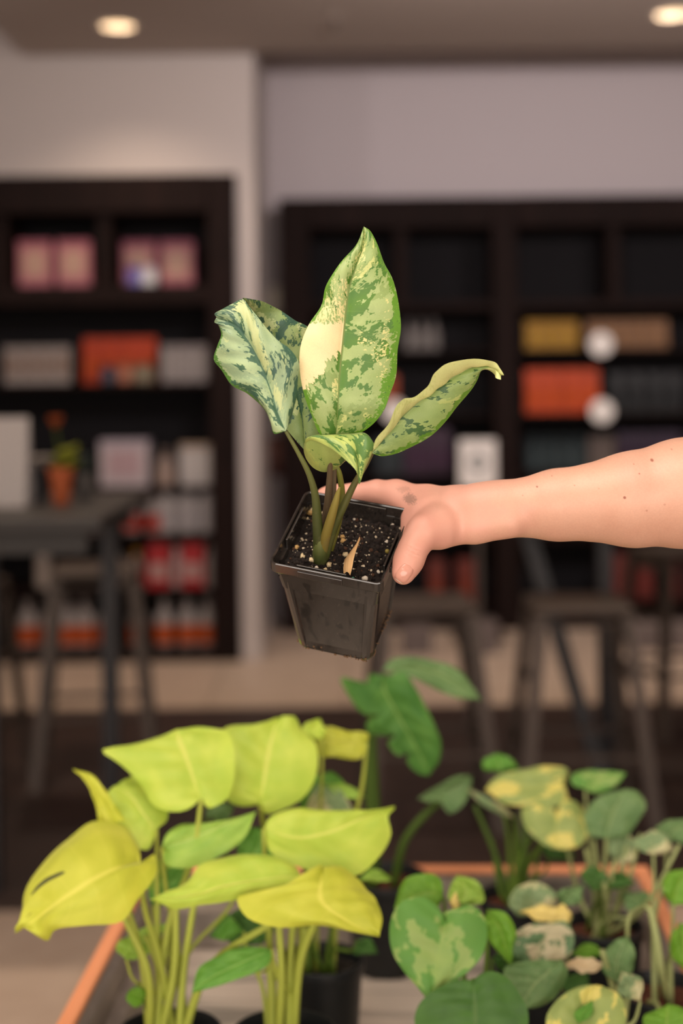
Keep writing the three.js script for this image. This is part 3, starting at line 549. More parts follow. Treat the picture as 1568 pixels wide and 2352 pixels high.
  // soil
  const n = 46, w = S - 0.0048, pos = [], idx = [], uv = [], soilY = (x, z) => -0.0135 + 0.0075 * (fbm(x * 90 + 5, z * 90, 3) - 0.5) + 0.007 * (fbm(x * 400, z * 400 + 3, 3) - 0.5) - 0.002 * smooth(0.02, 0.04, Math.max(Math.abs(x), Math.abs(z)));
  for (let i = 0; i <= n; i++) for (let j = 0; j <= n; j++) { const x = lerp(-w, w, i / n), z = lerp(-w, w, j / n), p = potP(x, soilY(x, z), z); pos.push(p.x, p.y, p.z); uv.push(i / n, j / n); }
  for (let i = 0; i < n; i++) for (let j = 0; j < n; j++) { const a = i * (n + 1) + j, b = a + n + 1; idx.push(a, a + 1, b, b, a + 1, b + 1); }
  const sg = new THREE.BufferGeometry(); sg.setAttribute('position', new THREE.Float32BufferAttribute(pos, 3)); sg.setAttribute('uv', new THREE.Float32BufferAttribute(uv, 2)); sg.setIndex(idx); sg.computeVertexNormals();
  const peat = new THREE.MeshStandardMaterial({ roughness: 0.95, map: texture(512, 512, (u, v) => { const g = fbm(u * 60, v * 60, 4), f = vnoise(u * 260, v * 260); return mix(mix([14, 9, 7], [36, 24, 16], g), [120, 100, 78], f > 0.95 ? 0.7 : 0); }) });
  const soil = part('soil', sg, peat, held);
  const clod = (x, z, r, lift = 0.3) => { const g = new THREE.IcosahedronGeometry(r, 1), a = g.attributes.position, s = rnd() * 99; for (let i = 0; i < a.count; i++) { const f = 0.55 + 0.85 * vnoise(a.getX(i) / r * 2.1 + s, a.getY(i) / r * 2.1 + a.getZ(i) / r * 2.9 + s); a.setXYZ(i, a.getX(i) * f, a.getY(i) * f * 0.85, a.getZ(i) * f); } g.rotateX(rnd() * 6); g.rotateY(rnd() * 6); const p = potP(x, soilY(x, z) + r * lift, z); g.translate(p.x, p.y, p.z); const h = mergeVertices(g); h.computeVertexNormals(); return h; };
  const scatter = (n, r0, r1, lift) => { const l = []; for (let i = 0; i < n; i++) l.push(clod(rr(-w + 0.003, w - 0.003), rr(-w + 0.003, w - 0.003), r0 + (r1 - r0) * rnd() ** 2.5, lift)); return mergeGeometries(l); };
  part('peat_crumbs', scatter(1000, 0.0005, 0.0024, 0.25), mat(0x1d130d, 1), soil, { kind: 'stuff' });
  part('bark_crumbs', scatter(110, 0.0005, 0.0018, 0.5), mat(0x432a1a, 0.95), soil, { kind: 'stuff' });
  part('perlite_crumbs', scatter(330, 0.0003, 0.0011, 0.7), mat(0xc4b49a, 0.8), soil, { kind: 'stuff' });
  const ochre = [mat(0xb8935a, 0.7), mat(0xd0bb92, 0.75), mat(0xcabfae, 0.8)];
  for (const [px, py, r, k] of [[708, 1172, 0.0026, 0], [711, 1146, 0.0022, 1], [698, 1158, 0.0016, 0], [681, 1257, 0.0019, 0], [694, 1278, 0.0024, 1], [756, 1297, 0.0024, 1], [748, 1305, 0.002, 1], [715, 1290, 0.0022, 1], [788, 1246, 0.0024, 0], [786, 1233, 0.0021, 0], [774, 1230, 0.0016, 1], [838, 1332, 0.0027, 2], [869, 1313, 0.0016, 2], [888, 1241, 0.0017, 2], [902, 1201, 0.0016, 2], [793, 1275, 0.0022, 1], [813, 1188, 0.0013, 2], [734, 1152, 0.0015, 0], [760, 1130, 0.0014, 1], [727, 1305, 0.0017, 2], [690, 1184, 0.0014, 1]]) {
    const o = camera.position, d = P(px, py, 1).sub(o), up = V(0, 1, 0).transformDirection(potQ), c = potP(0, -0.0125, 0), tt = c.clone().sub(o).dot(up) / d.dot(up), p = o.clone().addScaledVector(d, tt).applyMatrix4(potQ.clone().invert());
    part('perlite_granule', clod(clamp(p.x, -w + 0.002, w - 0.002), clamp(p.z, -w + 0.002, w - 0.002), r, 0.7), ochre[k], soil);
  }
  const on = (px, py, lift = 0.0) => { const o = camera.position, d = P(px, py, 1).sub(o), up = V(0, 1, 0).transformDirection(potQ), c = potP(0, -0.0125 + lift, 0); return o.clone().addScaledVector(d, c.clone().sub(o).dot(up) / d.dot(up)); };
  part('green_bead', new THREE.IcosahedronGeometry(0.0014, 2).translate(...on(810, 1329, 0.002).toArray()), mat(0x3e7a68, 0.5), soil, { label: 'teal green fertiliser bead' });
  part('yellow_bead', new THREE.IcosahedronGeometry(0.0018, 2).translate(...on(889, 1266, 0.002).toArray()), mat(0x8a7a34, 0.4), soil, { label: 'translucent yellow fertiliser bead' });
  // dry leaf scrap
  const dl = (px, py, l) => on(px, py, l);
  const bl = { pts: [[dl(789, 1322, 0.002), dl(804, 1322, 0.004)], [dl(788, 1304, 0.004), dl(809, 1302, 0.01)], [dl(791, 1285, 0.005), dl(812, 1284, 0.012)], [dl(802, 1272, 0.008), dl(817, 1266, 0.012)], [dl(814, 1262, 0.01), dl(822, 1252, 0.013)], [dl(824, 1244, 0.011), dl(827, 1239, 0.012)]] };
  const sp = [], si = [], su = []; bl.pts.forEach(([a, b], i) => { for (let k = 0; k <= 4; k++) { const q = a.clone().lerp(b, k / 4); q.y += 0.003 * Math.sin(Math.PI * k / 4); sp.push(q.x, q.y, q.z); su.push(i / 5, k / 4); } });
  for (let i = 0; i < 5; i++) for (let k = 0; k < 4; k++) { const a = i * 5 + k, b = a + 5; si.push(a, a + 1, b, b, a + 1, b + 1); }
  const dg = new THREE.BufferGeometry(); dg.setAttribute('position', new THREE.Float32BufferAttribute(sp, 3)); dg.setAttribute('uv', new THREE.Float32BufferAttribute(su, 2)); dg.setIndex(si); dg.computeVertexNormals();
  part('dry_leaf', dg, new THREE.MeshStandardMaterial({ roughness: 0.85, side: THREE.DoubleSide, map: texture(64, 128, (u, v) => mix([196, 148, 92], [232, 196, 146], fbm(u * 3, v * 26, 3))) }), soil, { label: 'curled dry tan leaf scrap' });

  // stems: bearings with distances
  const stemTex = (a, b) => new THREE.MeshStandardMaterial({ roughness: 0.5, map: texture(128, 32, (u, v) => { const g = fbm(u * 20, v * 3, 4); return mix(mix(a, b, smooth(0.1, 0.9, u)), [110, 100, 76], g > 0.66 ? 0.25 : 0); }) });
  const stm = [stemTex([58, 66, 28], [104, 112, 58]), stemTex([86, 70, 48], [96, 84, 60]), stemTex([96, 96, 30], [128, 136, 48]), stemTex([116, 104, 44], [140, 130, 60]), stemTex([62, 70, 26], [92, 90, 44])];
  const st = (pts, r, m, name = 'petiole') => part(name, tube(pts.map(p => P(...p)), r, 24, 10), stm[m], held);
  const bd = -on(735, 1284).z;      // distance of the crown at the soil
  st([[733, 1290, bd + 0.003], [731, 1240, bd - 0.012], [728, 1190, bd - 0.022], [724, 1140, bd - 0.032], [710, 1090, bd - 0.042], [684, 1039, bd - 0.05], [656, 990, bd - 0.055]], [0.0048, 0.0043, 0.0038, 0.003, 0.0023, 0.0017, 0.0014], 0);
  st([[742, 1262, bd - 0.003], [747, 1205, bd - 0.008], [752, 1158, bd - 0.016], [757, 1087, bd - 0.03], [760, 1033, bd - 0.042], [766, 1012, bd - 0.044]], [0.004, 0.0034, 0.003, 0.0021, 0.0017, 0.0013], 1);
  st([[747, 1268, bd - 0.001], [758, 1205, bd - 0.006], [764, 1140, bd - 0.014], [767, 1070, bd - 0.022], [771, 1000, bd - 0.03]], [0.0036, 0.003, 0.0026, 0.002, 0.0016], 1);
  st([[756, 1262, bd + 0.002], [776, 1200, bd - 0.002], [785, 1150, bd - 0.006], [783, 1110, bd - 0.012], [774, 1075, bd - 0.016], [740, 1040, bd - 0.01], [700, 1018, bd - 0.004]], [0.0036, 0.003, 0.0027, 0.0024, 0.002, 0.0016, 0.0013], 2);
  st([[740, 1278, bd - 0.004], [748, 1232, bd - 0.017], [760, 1190, bd - 0.027], [770, 1155, bd - 0.034], [776, 1132, bd - 0.038], [780, 1118, bd - 0.041]], [0.0036, 0.004, 0.0036, 0.0028, 0.0018, 0.0006], 3, 'sheath');
  st([[744, 1280, bd - 0.002], [757, 1235, bd - 0.012], [772, 1196, bd - 0.019], [790, 1160, bd - 0.026], [817, 1105, bd - 0.034], [840, 1068, bd - 0.04], [856, 1038, bd - 0.044]], [0.0042, 0.004, 0.0037, 0.0031, 0.0024, 0.0019, 0.0014], 4);
  st([[735, 1296, bd + 0.004], [735, 1268, bd - 0.007], [736, 1240, bd - 0.012], [738, 1214, bd - 0.016]], [0.0062, 0.006, 0.0046, 0.002], 0, 'crown');
  // soil crumbs clinging to the foot of the pot
  { const l = []; for (let i = 0; i < 150; i++) { const k = Math.floor(rnd() * 4), t = rr(-1, 1) * (B - 0.002), e = [[t, B], [t, -B], [B, t], [-B, t]][k], r = rr(0.0003, 0.001), g = new THREE.IcosahedronGeometry(r, 0), p = potP(e[0], -H + 0.001 + 0.006 * rnd() ** 3, e[1]); g.translate(p.x, p.y, p.z); l.push(g); } part('soil_crumbs', mergeGeometries(l), mat(0x6a5138, 0.95), pot, { kind: 'stuff' }); }

  // the five blades
  const A = blade({ d: bd - 0.05, ty: 0.12, tx: 0.06, nt: 60, ns: 16, cup: 0.0045, rip: 0.0005, veins: 10, wave: 0.0012,
    m: [[771, 1000, 0.012], [776, 928], [779, 867], [788, 775], [794, 714], [802, 659], [819, 607], [835, 561, 0.003], [835, 520, 0.006]],
    l: [[771, 1000, 0.012], [738, 1000, 0.01], [715, 953, 0.004], [699, 910, 0.002], [688, 850, 0.001], [690, 795], [709, 745, 0.001], [738, 700, 0.002], [747, 660, 0.001], [766, 626], [791, 592, 0.002], [816, 564, 0.003], [828, 540, 0.005], [835, 520, 0.006]],
    r: [[771, 1000, 0.012], [815, 1000, 0.01], [852, 978, 0.006], [880, 944, 0.003], [896, 902, 0.003], [910, 862, 0.003], [913, 806, 0.002], [920, 754, 0.002], [915, 699, 0.002], [902, 641, 0.002], [883, 604, 0.002], [865, 558, 0.003], [849, 530, 0.005], [835, 520, 0.006]] });
  const texA = variegated({ seed: 3, len: 15, half: 3.6, c: GREEN, dark: 0.572, light: 0.72, margin: 0.1, veins: 10, rim: [0.1, 0.13],
    darkBias: (u, s) => (s > 0 ? 0.03 + 0.09 * smooth(0.3, 0.05, s) * smooth(0.75, 0.3, u) : 0.03) - 0.05 * smooth(0.4, 0.6, u) * smooth(0.8, 0.6, u),
    bright: (u, s, f, j) => {      // the cream sector and the flecks that trail from it towards the tip
      if (s < -0.014) { const top = 0.447 + 0.016 * smooth(-0.3, -0.9, s), foot = lerp(0.322, 0.268, smooth(-0.2, -0.55, s)) - 0.02 * smooth(-0.6, -1, s); const dd = Math.min(top - u + f * 0.03, u - foot + f * 0.05); if (dd > 0) return 0.2 + dd;
        const fl = smooth(0.66, 0.46, u) * smooth(0.42, 0.46, u); if (fl > 0 && f * 1.7 + fl * 0.34 > 0.27) return 0.1; if (u > 0.15 && u < 0.25 && s > -0.2 && f * 0.6 + 0.1 - Math.abs(u - 0.2) * 2 - Math.max(0, -s - 0.1) > 0) return 0.04; }
      const tip = smooth(0.6, 0.88, u) * smooth(0.3, 0.03, Math.abs(s)) * smooth(1.0, 0.93, u); if (tip > 0.05 && f * 1.5 + tip * 0.42 > 0.34) return 0.06;
      if (s > 0.25 && Math.abs(u - 0.42 + 0.03 * s) < 0.035 && f > 0.13) return 0.05; if (s > 0.68 && s < 0.92 && u > 0.3 && u < 0.62 && f > 0.16) return 0.05; return 0; } });
  part('leaf', A, leafMat(texA), held, { label: 'tall upright leaf with a cream patch on its left half' });

  const Bl = blade({ d: bd - 0.062, ty: 0.2, tx: -0.1, nt: 50, ns: 14, cup: 0.005, rip: 0.0008, veins: 8, wave: 0.0008,
    m: [[656, 990], [635, 941], [617, 886], [598, 837], [577, 795], [556, 766], [527, 740], [497, 729, 0.004]],
    l: [[656, 990], [629, 996, 0.003], [620, 968, 0.004], [601, 934, 0.005], [568, 904, 0.006], [534, 886, 0.006], [507, 849, 0.006], [490, 824, 0.006], [500, 794, 0.003], [508, 768, 0.002], [501, 748, 0.004], [492, 740, 0.008], [497, 729, 0.004]],
    r: [[656, 990], [666, 970, 0.006], [679, 922, 0.008], [684, 867, 0.006], [686, 833, 0.003], [664, 800, -0.002], [638, 782, -0.003], [612, 754, -0.002], [590, 726, 0], [572, 704, 0.002], [556, 686, 0.004], [530, 699, 0.004], [508, 711, 0.003], [493, 722, 0.005], [497, 729, 0.004]] });
  const texB = variegated({ seed: 11, len: 12, half: 3.4, c: BLUE, dark: 0.545, light: 0.78, margin: 0.06, ribDark: 0.1, veins: 8, rim: [0.09, 0],
    bright: (u, s, f) => { if (s < 0.05) return 0; const mid = 0.16 + 0.5 * smooth(0.42, 0.66, u), wd = 0.17 * smooth(0.06, 0.2, u) + 0.12 * smooth(0.34, 0.5, u) - 0.4 * smooth(0.72, 0.84, u); const dd = wd - 0.04 - Math.abs(s - mid) + f * 0.4 - 0.2 * smooth(0.1, 0.0, Math.abs(u - 0.3)); return dd > 0 ? 0.06 + dd * 0.1 : 0; } });
  part('leaf', Bl, leafMat(texB), held, { label: 'blue-green marbled leaf leaning left with a yellowish right half' });

  const Cl = blade({ d: bd - 0.012, ty: 0.1, tx: 0.1, nt: 44, ns: 12, cup: 0.004, rip: 0.0006, veins: 9,
    m: [[699, 1020, 0.006], [690, 930], [668, 850], [641, 790], [600, 745], [574, 710], [557, 684, -0.03]],
    l: [[699, 1034, 0.006], [676, 1008, 0.004], [654, 978, 0.004], [635, 900, 0.004], [610, 830, 0.002], [585, 770], [566, 718], [557, 684, -0.03]],
    r: [[699, 1034, 0.006], [728, 1016], [752, 950, 0.004], [752, 850, 0.006], [735, 780, 0.006], [706, 750, 0.003], [678, 736], [641, 711, -0.004], [598, 691, -0.016], [557, 684, -0.03]] });
  const texC = variegated({ seed: 23, len: 13, half: 3.2, c: { ...BLUE, pale: [150, 172, 108], mid: [122, 150, 88] }, dark: 0.61, light: 0.62, margin: 0.04, ribDark: 0.14, veins: 9 });
  part('leaf', Cl, leafMat(texC), held, { label: 'marbled leaf half hidden behind the left one' });

  const Dl = blade({ d: bd - 0.055, nt: 40, ns: 12, cup: 0.0045, rip: 0.0003, groove: 0, veins: 7,
    m: [[699, 1016, 0.01], [712, 1004, 0.004], [744, 999, 0.002], [776, 997], [810, 995], [836, 994], [849, 1003], [856, 1020, 0.002]],
    l: [[698, 1018, 0.012], [698, 1040, 0.02], [710, 1065, 0.026], [735, 1083, 0.03], [767, 1080, 0.032], [792, 1060, 0.032], [830, 1035, 0.022], [856, 1022, 0.004]],
    r: [[700, 1018, 0.01], [716, 1011, 0], [742, 1020, -0.006], [766, 1034, -0.011], [795, 1058, -0.016], [819, 1084, -0.018], [824, 1113, -0.016], [836, 1082, -0.012], [851, 1048, -0.004], [856, 1022, 0.002]] });
  const texD = variegated({ seed: 41, w: 512, len: 6, half: 2.6, c: { ...GREEN, dark: [88, 126, 58], mid: [144, 168, 84], pale: [172, 190, 104], light: [180, 196, 100], edge: [80, 120, 40], rib: [140, 164, 84] }, dark: 0.64, light: 0.6, margin: -0.1, ribDark: 0, veins: 7, darkBias: (u, s) => (s > 0 && s < 0.7 ? 0.06 : -0.06) });
  part('leaf', Dl, leafMat(texD), held, { label: 'small yellow-green leaf folded over in front with a drooping tip' });

  const El = blade({ d: bd - 0.045, ty: 0.1, tx: 0.12, nt: 56, ns: 14, cup: 0.004, rip: 0.0006, veins: 9,
    m: [[855, 1038], [880, 1009], [917, 964], [956, 925], [985, 901], [1024, 874], [1062, 853], [1098, 839], [1124, 838, -0.002], [1143, 850, -0.006], [1150, 862, -0.012]],
    l: [[855, 1036], [862, 1010, -0.006], [890, 976, -0.012], [912, 930, -0.016], [925, 917, -0.017], [946, 913, -0.014], [970, 899, -0.012], [986, 880, -0.014], [999, 855, -0.018], [1021, 838, -0.018], [1062, 826, -0.016], [1111, 826, -0.012], [1136, 832, -0.012], [1149, 847, -0.014], [1157, 862, -0.018]],
    r: [[855, 1042], [878, 1048, 0.004], [912, 1041, 0.006], [946, 1026, 0.008], [994, 998, 0.008], [1028, 962, 0.008], [1057, 925, 0.007], [1088, 888, 0.005], [1099, 865, 0.003], [1107, 850, 0.002], [1120, 850], [1135, 860, -0.006], [1139, 869, -0.014], [1150, 872, -0.016]] });
  const texE = variegated({ seed: 57, len: 13, half: 2.6, c: { ...GREEN, dark: [62, 104, 44], dark2: [54, 96, 50], light: [176, 190, 108], cream: [206, 212, 140], mid: [132, 160, 88], pale: [160, 184, 108], rib: [92, 118, 70] }, dark: 0.57, light: 0.72, margin: 0.1, veins: 9, ribDark: 0.08, rim: [0, 0.13],
    bright: (u, s, f) => { if (s < -0.01) return 0.12 + f * 0.2 + 0.08 * smooth(0.3, 0.7, u); const dd = u - 0.74 - 0.25 * Math.max(0, 0.6 - s) + f * 0.14; return dd > 0 ? 0.05 + dd : 0; } });
  part('leaf', El, leafMat(texE), held, { label: 'leaf reaching right with a pale folded margin and curled tip' });
}

// ---------------------------------------------------------------- the person holding the pot: body as one skin, clothes as children
function surfaceNets(f, min, max, h) {
  const n = [0, 1, 2].map(k => Math.ceil((max[k] - min[k]) / h) + 1), [nx, ny, nz] = n, v = new Float32Array(nx * ny * nz);
  for (let k = 0, q = 0; k < nz; k++) for (let j = 0; j < ny; j++) for (let i = 0; i < nx; i++, q++) v[q] = f(min[0] + i * h, min[1] + j * h, min[2] + k * h);
  const id = new Int32Array(nx * ny * nz).fill(-1), pos = [], idx = [], nrm = [];
  const E = []; for (let a = 0; a < 8; a++) for (let b = 0; b < 3; b++) if (!(a >> b & 1)) E.push([a, a | 1 << b]);
  const off = a => (a & 1) + (a >> 1 & 1) * nx + (a >> 2 & 1) * nx * ny;
  for (let k = 0; k < nz - 1; k++) for (let j = 0; j < ny - 1; j++) for (let i = 0; i < nx - 1; i++) {
    const q = i + j * nx + k * nx * ny; let s = 0; for (let a = 0; a < 8; a++) if (v[q + off(a)] < 0) s++;
    if (s === 0 || s === 8) continue;
    let x = 0, y = 0, z = 0, c = 0;
    for (const [a, b] of E) { const A = v[q + off(a)], B = v[q + off(b)]; if ((A < 0) === (B < 0)) continue; const t = A / (A - B); x += (a & 1) + t * ((b & 1) - (a & 1)); y += (a >> 1 & 1) + t * ((b >> 1 & 1) - (a >> 1 & 1)); z += (a >> 2 & 1) + t * ((b >> 2 & 1) - (a >> 2 & 1)); c++; }
    id[q] = pos.length / 3; pos.push(min[0] + (i + x / c) * h, min[1] + (j + y / c) * h, min[2] + (k + z / c) * h);
  }
  for (let k = 1; k < nz - 1; k++) for (let j = 1; j < ny - 1; j++) for (let i = 1; i < nx - 1; i++) {
    const q = i + j * nx + k * nx * ny, s = v[q] < 0;
    for (const [d, a, b] of [[1, nx, nx * ny], [nx, nx * ny, 1], [nx * ny, 1, nx]]) { if (s === (v[q + d] < 0)) continue; const A = id[q - a - b], B = id[q - b], C = id[q], D = id[q - a]; s ? idx.push(A, B, C, A, C, D) : idx.push(A, C, B, A, D, C); }
  }
  const e = h * 0.5; for (let i = 0; i < pos.length; i += 3) { const [x, y, z] = [pos[i], pos[i + 1], pos[i + 2]]; let gx = f(x + e, y, z) - f(x - e, y, z), gy = f(x, y + e, z) - f(x, y - e, z), gz = f(x, y, z + e) - f(x, y, z - e); const l = Math.hypot(gx, gy, gz) || 1; nrm.push(gx / l, gy / l, gz / l); }
  const g = new THREE.BufferGeometry(); g.setAttribute('position', new THREE.Float32BufferAttribute(pos, 3)); g.setAttribute('normal', new THREE.Float32BufferAttribute(nrm, 3)); g.setIndex(idx); return g;
}
const cap = (a, b, ra, rb) => { const ab = b.clone().sub(a), l2 = ab.lengthSq(); return { lo: [Math.min(a.x - ra, b.x - rb), Math.min(a.y - ra, b.y - rb), Math.min(a.z - ra, b.z - rb)], hi: [Math.max(a.x + ra, b.x + rb), Math.max(a.y + ra, b.y + rb), Math.max(a.z + ra, b.z + rb)],
  f(x, y, z) { const px = x - a.x, py = y - a.y, pz = z - a.z, t = clamp((px * ab.x + py * ab.y + pz * ab.z) / l2), dx = px - ab.x * t, dy = py - ab.y * t, dz = pz - ab.z * t; return Math.sqrt(dx * dx + dy * dy + dz * dz) - (ra + (rb - ra) * t); } }; };
const smin = (a, b, k) => { const h = Math.max(k - Math.abs(a - b), 0) / k; return Math.min(a, b) - h * h * k * 0.25; };
const join = (list, k) => (x, y, z) => { let d = 1; for (const c of list) { const m = 0.03; if (x < c.lo[0] - m || x > c.hi[0] + m || y < c.lo[1] - m || y > c.hi[1] + m || z < c.lo[2] - m || z > c.hi[2] + m) { continue; } d = smin(d, c.f(x, y, z), k); } return d; };
const chain = (pts, cl = []) => { for (let i = 0; i < pts.length - 1; i++) cl.push(cap(pts[i][0], pts[i + 1][0], pts[i][1], pts[i + 1][1])); return cl; };
const J = (px, py, d, r) => [P(px, py, d), r];

// forearm and hand (right hand, thumb towards the camera, fingers round the back of the pot)
const arm = [];
chain([J(1046, 1180, 1.135, 0.0200), J(1100, 1173, 1.13, 0.0205), J(1145, 1170, 1.128, 0.0214), J(1279, 1160, 1.125, 0.0270), J(1452, 1147, 1.12, 0.0364), J(1568, 1133, 1.12, 0.0420), J(1700, 1118, 1.12, 0.0445), J(1860, 1108, 1.13, 0.0410)], arm);
chain([J(1046, 1172, 1.152, 0.0180), J(1145, 1163, 1.152, 0.0190), J(1279, 1152, 1.15, 0.0250), J(1452, 1142, 1.15, 0.034), J(1700, 1118, 1.15, 0.042), J(1860, 1108, 1.15, 0.040)], arm);
// back of the hand
chain([J(1046, 1172, 1.145, 0.0195), J(985, 1152, 1.16, 0.0125), J(912, 1139, 1.18, 0.0108)], arm);
chain([J(1050, 1182, 1.155, 0.0190), J(985, 1168, 1.185, 0.014), J(925, 1160, 1.205, 0.0125)], arm);
chain([J(1050, 1186, 1.165, 0.0185), J(985, 1185, 1.205, 0.014), J(935, 1185, 1.225, 0.0125)], arm);
chain([J(1046, 1182, 1.14, 0.0190), J(992, 1188, 1.145, 0.0170), J(962, 1180, 1.155, 0.013)], arm);
// index finger along the back rim, then the three behind the pot
const fingers = [];
chain([J(912, 1140, 1.18, 0.0112), J(866, 1134, 1.19, 0.0112), J(812, 1138, 1.198, 0.0098), J(768, 1139, 1.2, 0.0092), J(748, 1141, 1.198, 0.0084)], fingers);
chain([J(925, 1160, 1.205, 0.0122), J(868, 1166, 1.222, 0.0105), J(805, 1172, 1.228, 0.0096), J(752, 1177, 1.224, 0.0084)], fingers);
chain([J(935, 1185, 1.222, 0.0118), J(872, 1200, 1.236, 0.0102), J(812, 1208, 1.24, 0.0092), J(765, 1212, 1.236, 0.0082)], fingers);
chain([J(940, 1205, 1.225, 0.0110), J(885, 1232, 1.243, 0.0094), J(835, 1242, 1.247, 0.0084), J(798, 1245, 1.245, 0.0076)], fingers);
chain([J(985, 1196, 1.18, 0.0165), J(940, 1203, 1.22, 0.0125)], arm);
// web between the index knuckle and the thumb
chain([J(970, 1163, 1.163, 0.0125), J(985, 1190, 1.137, 0.0150), J(990, 1208, 1.122, 0.0135)], arm);
chain([J(948, 1158, 1.174, 0.0105), J(970, 1195, 1.146, 0.0125), J(968, 1225, 1.122, 0.0112)], arm);
chain([J(908, 1143, 1.18, 0.0100), J(962, 1180, 1.15, 0.0112), J(982, 1208, 1.128, 0.0110)], arm);
chain([J(963, 1178, 1.162, 0.0092), J(956, 1212, 1.139, 0.0098), J(949, 1248, 1.113, 0.0098)], arm);
chain([J(1020, 1219, 1.128, 0.0118), J(1090, 1213, 1.119, 0.0108), J(1170, 1200, 1.112, 0.0115)], arm);
chain([J(912, 1141, 1.18, 0.0105), J(985, 1175, 1.15, 0.0150), J(1000, 1205, 1.13, 0.0150)], arm);
// thumb: heel, ball, two joints
chain([J(1040, 1196, 1.13, 0.0160), J(1006, 1212, 1.118, 0.0148), J(974, 1220, 1.109, 0.0116), J(947, 1264, 1.1, 0.0102), J(937, 1290, 1.094, 0.0100), J(926, 1317, 1.088, 0.0087)], arm);
const handF = join(arm, 0.0075), fingF = join(fingers, 0.004);
const crease = (x, y, z) => { let d = 0; for (const [px, py, w] of [[955, 1256, 0.0009], [950, 1263, 0.0011], [945, 1270, 0.0008]]) { const p = P(px, py, 1.1), q = (x - p.x) * 0.42 + (y - p.y) * 0.9; const r2 = (x - p.x) ** 2 + (y - p.y) ** 2; if (r2 < 0.0003) d += w * 0.75 * Math.exp(-((q / 0.0009) ** 2)) * Math.exp(-r2 / 0.00012); } return d; };
const skinF = (x, y, z) => smin(handF(x, y, z), fingF(x, y, z), 0.008) + crease(x, y, z);
const armMin = P(728, 1300, 1.0), eb = P(1860, 1108, 1.14);
const gArm = surfaceNets(skinF, [-0.03, 1.21, -1.285], [eb.x - 0.004, 1.42, -1.06], 0.0018);

// the rest of the body, outside the frame to the right
const el = V(eb.x, eb.y, eb.z), sh = V(0.62, 1.43, -1.16), bx = 0.80, bz = -1.17;
const bodyC = [];
chain([[el.clone().add(V(-0.02, 0, 0)), 0.041], [el, 0.042], [V(0.52, 1.37, -1.16), 0.045], [sh, 0.052]], bodyC);
chain([[V(bx, 1.5, bz), 0.055], [V(bx - 0.01, 1.60, bz), 0.052]], bodyC);                                              // neck
chain([[V(bx - 0.015, 1.62, bz), 0.066], [V(bx - 0.02, 1.72, bz), 0.088]], bodyC);                                       // head
chain([[V(bx - 0.05, 1.63, bz), 0.045], [V(bx - 0.055, 1.69, bz), 0.05]], bodyC);
chain([[V(bx - 0.1, 1.69, bz), 0.009], [V(bx - 0.118, 1.662, bz), 0.014]], bodyC);                                       // nose
chain([[V(bx - 0.088, 1.628, bz - 0.016), 0.009], [V(bx - 0.088, 1.628, bz + 0.016), 0.009]], bodyC);                    // mouth
for (const s of [-1, 1]) chain([[V(bx - 0.005, 1.67, bz + s * 0.086), 0.012], [V(bx - 0.005, 1.70, bz + s * 0.09), 0.016]], bodyC);
for (const s of [-1, 1]) chain([[V(bx, 1.44, bz), 0.085], [V(bx, 1.43, bz + s * 0.12), 0.06]], bodyC);
chain([[V(bx, 1.38, bz), 0.12], [V(bx, 1.15, bz), 0.10], [V(bx, 0.98, bz), 0.125]], bodyC);
chain([[sh, 0.052], [V(bx - 0.03, 1.43, bz + 0.12), 0.06]], bodyC);
for (const s of [-1, 1]) chain([[V(bx, 0.93, bz + s * 0.085), 0.09], [V(bx, 0.5, bz + s * 0.09), 0.06], [V(bx + 0.01, 0.09, bz + s * 0.09), 0.04], [V(bx - 0.14, 0.045, bz + s * 0.1), 0.032]], bodyC);
chain([[V(bx, 1.42, bz - 0.17), 0.05], [V(bx + 0.02, 1.14, bz - 0.22), 0.042], [V(bx - 0.02, 0.9, bz - 0.22), 0.028], [V(bx - 0.04, 0.8, bz - 0.215), 0.026]], bodyC);
for (let i = 0; i < 4; i++) chain([[V(bx - 0.07 + i * 0.02, 0.8, bz - 0.215), 0.011], [V(bx - 0.08 + i * 0.02, 0.72 - 0.012 * (i % 3), bz - 0.205), 0.009]], bodyC);
chain([[V(bx - 0.06, 0.83, bz - 0.2), 0.012], [V(bx - 0.09, 0.77, bz - 0.19), 0.009]], bodyC);
const bodyF0 = (() => { const f = join(bodyC, 0.03); return f; })();
const bodyF = (x, y, z) => bodyF0(x, y, z);
const gBody = surfaceNets(bodyF, [el.x - 0.06, 0.0, bz - 0.32], [bx + 0.25, 1.9, bz + 0.32], 0.012);
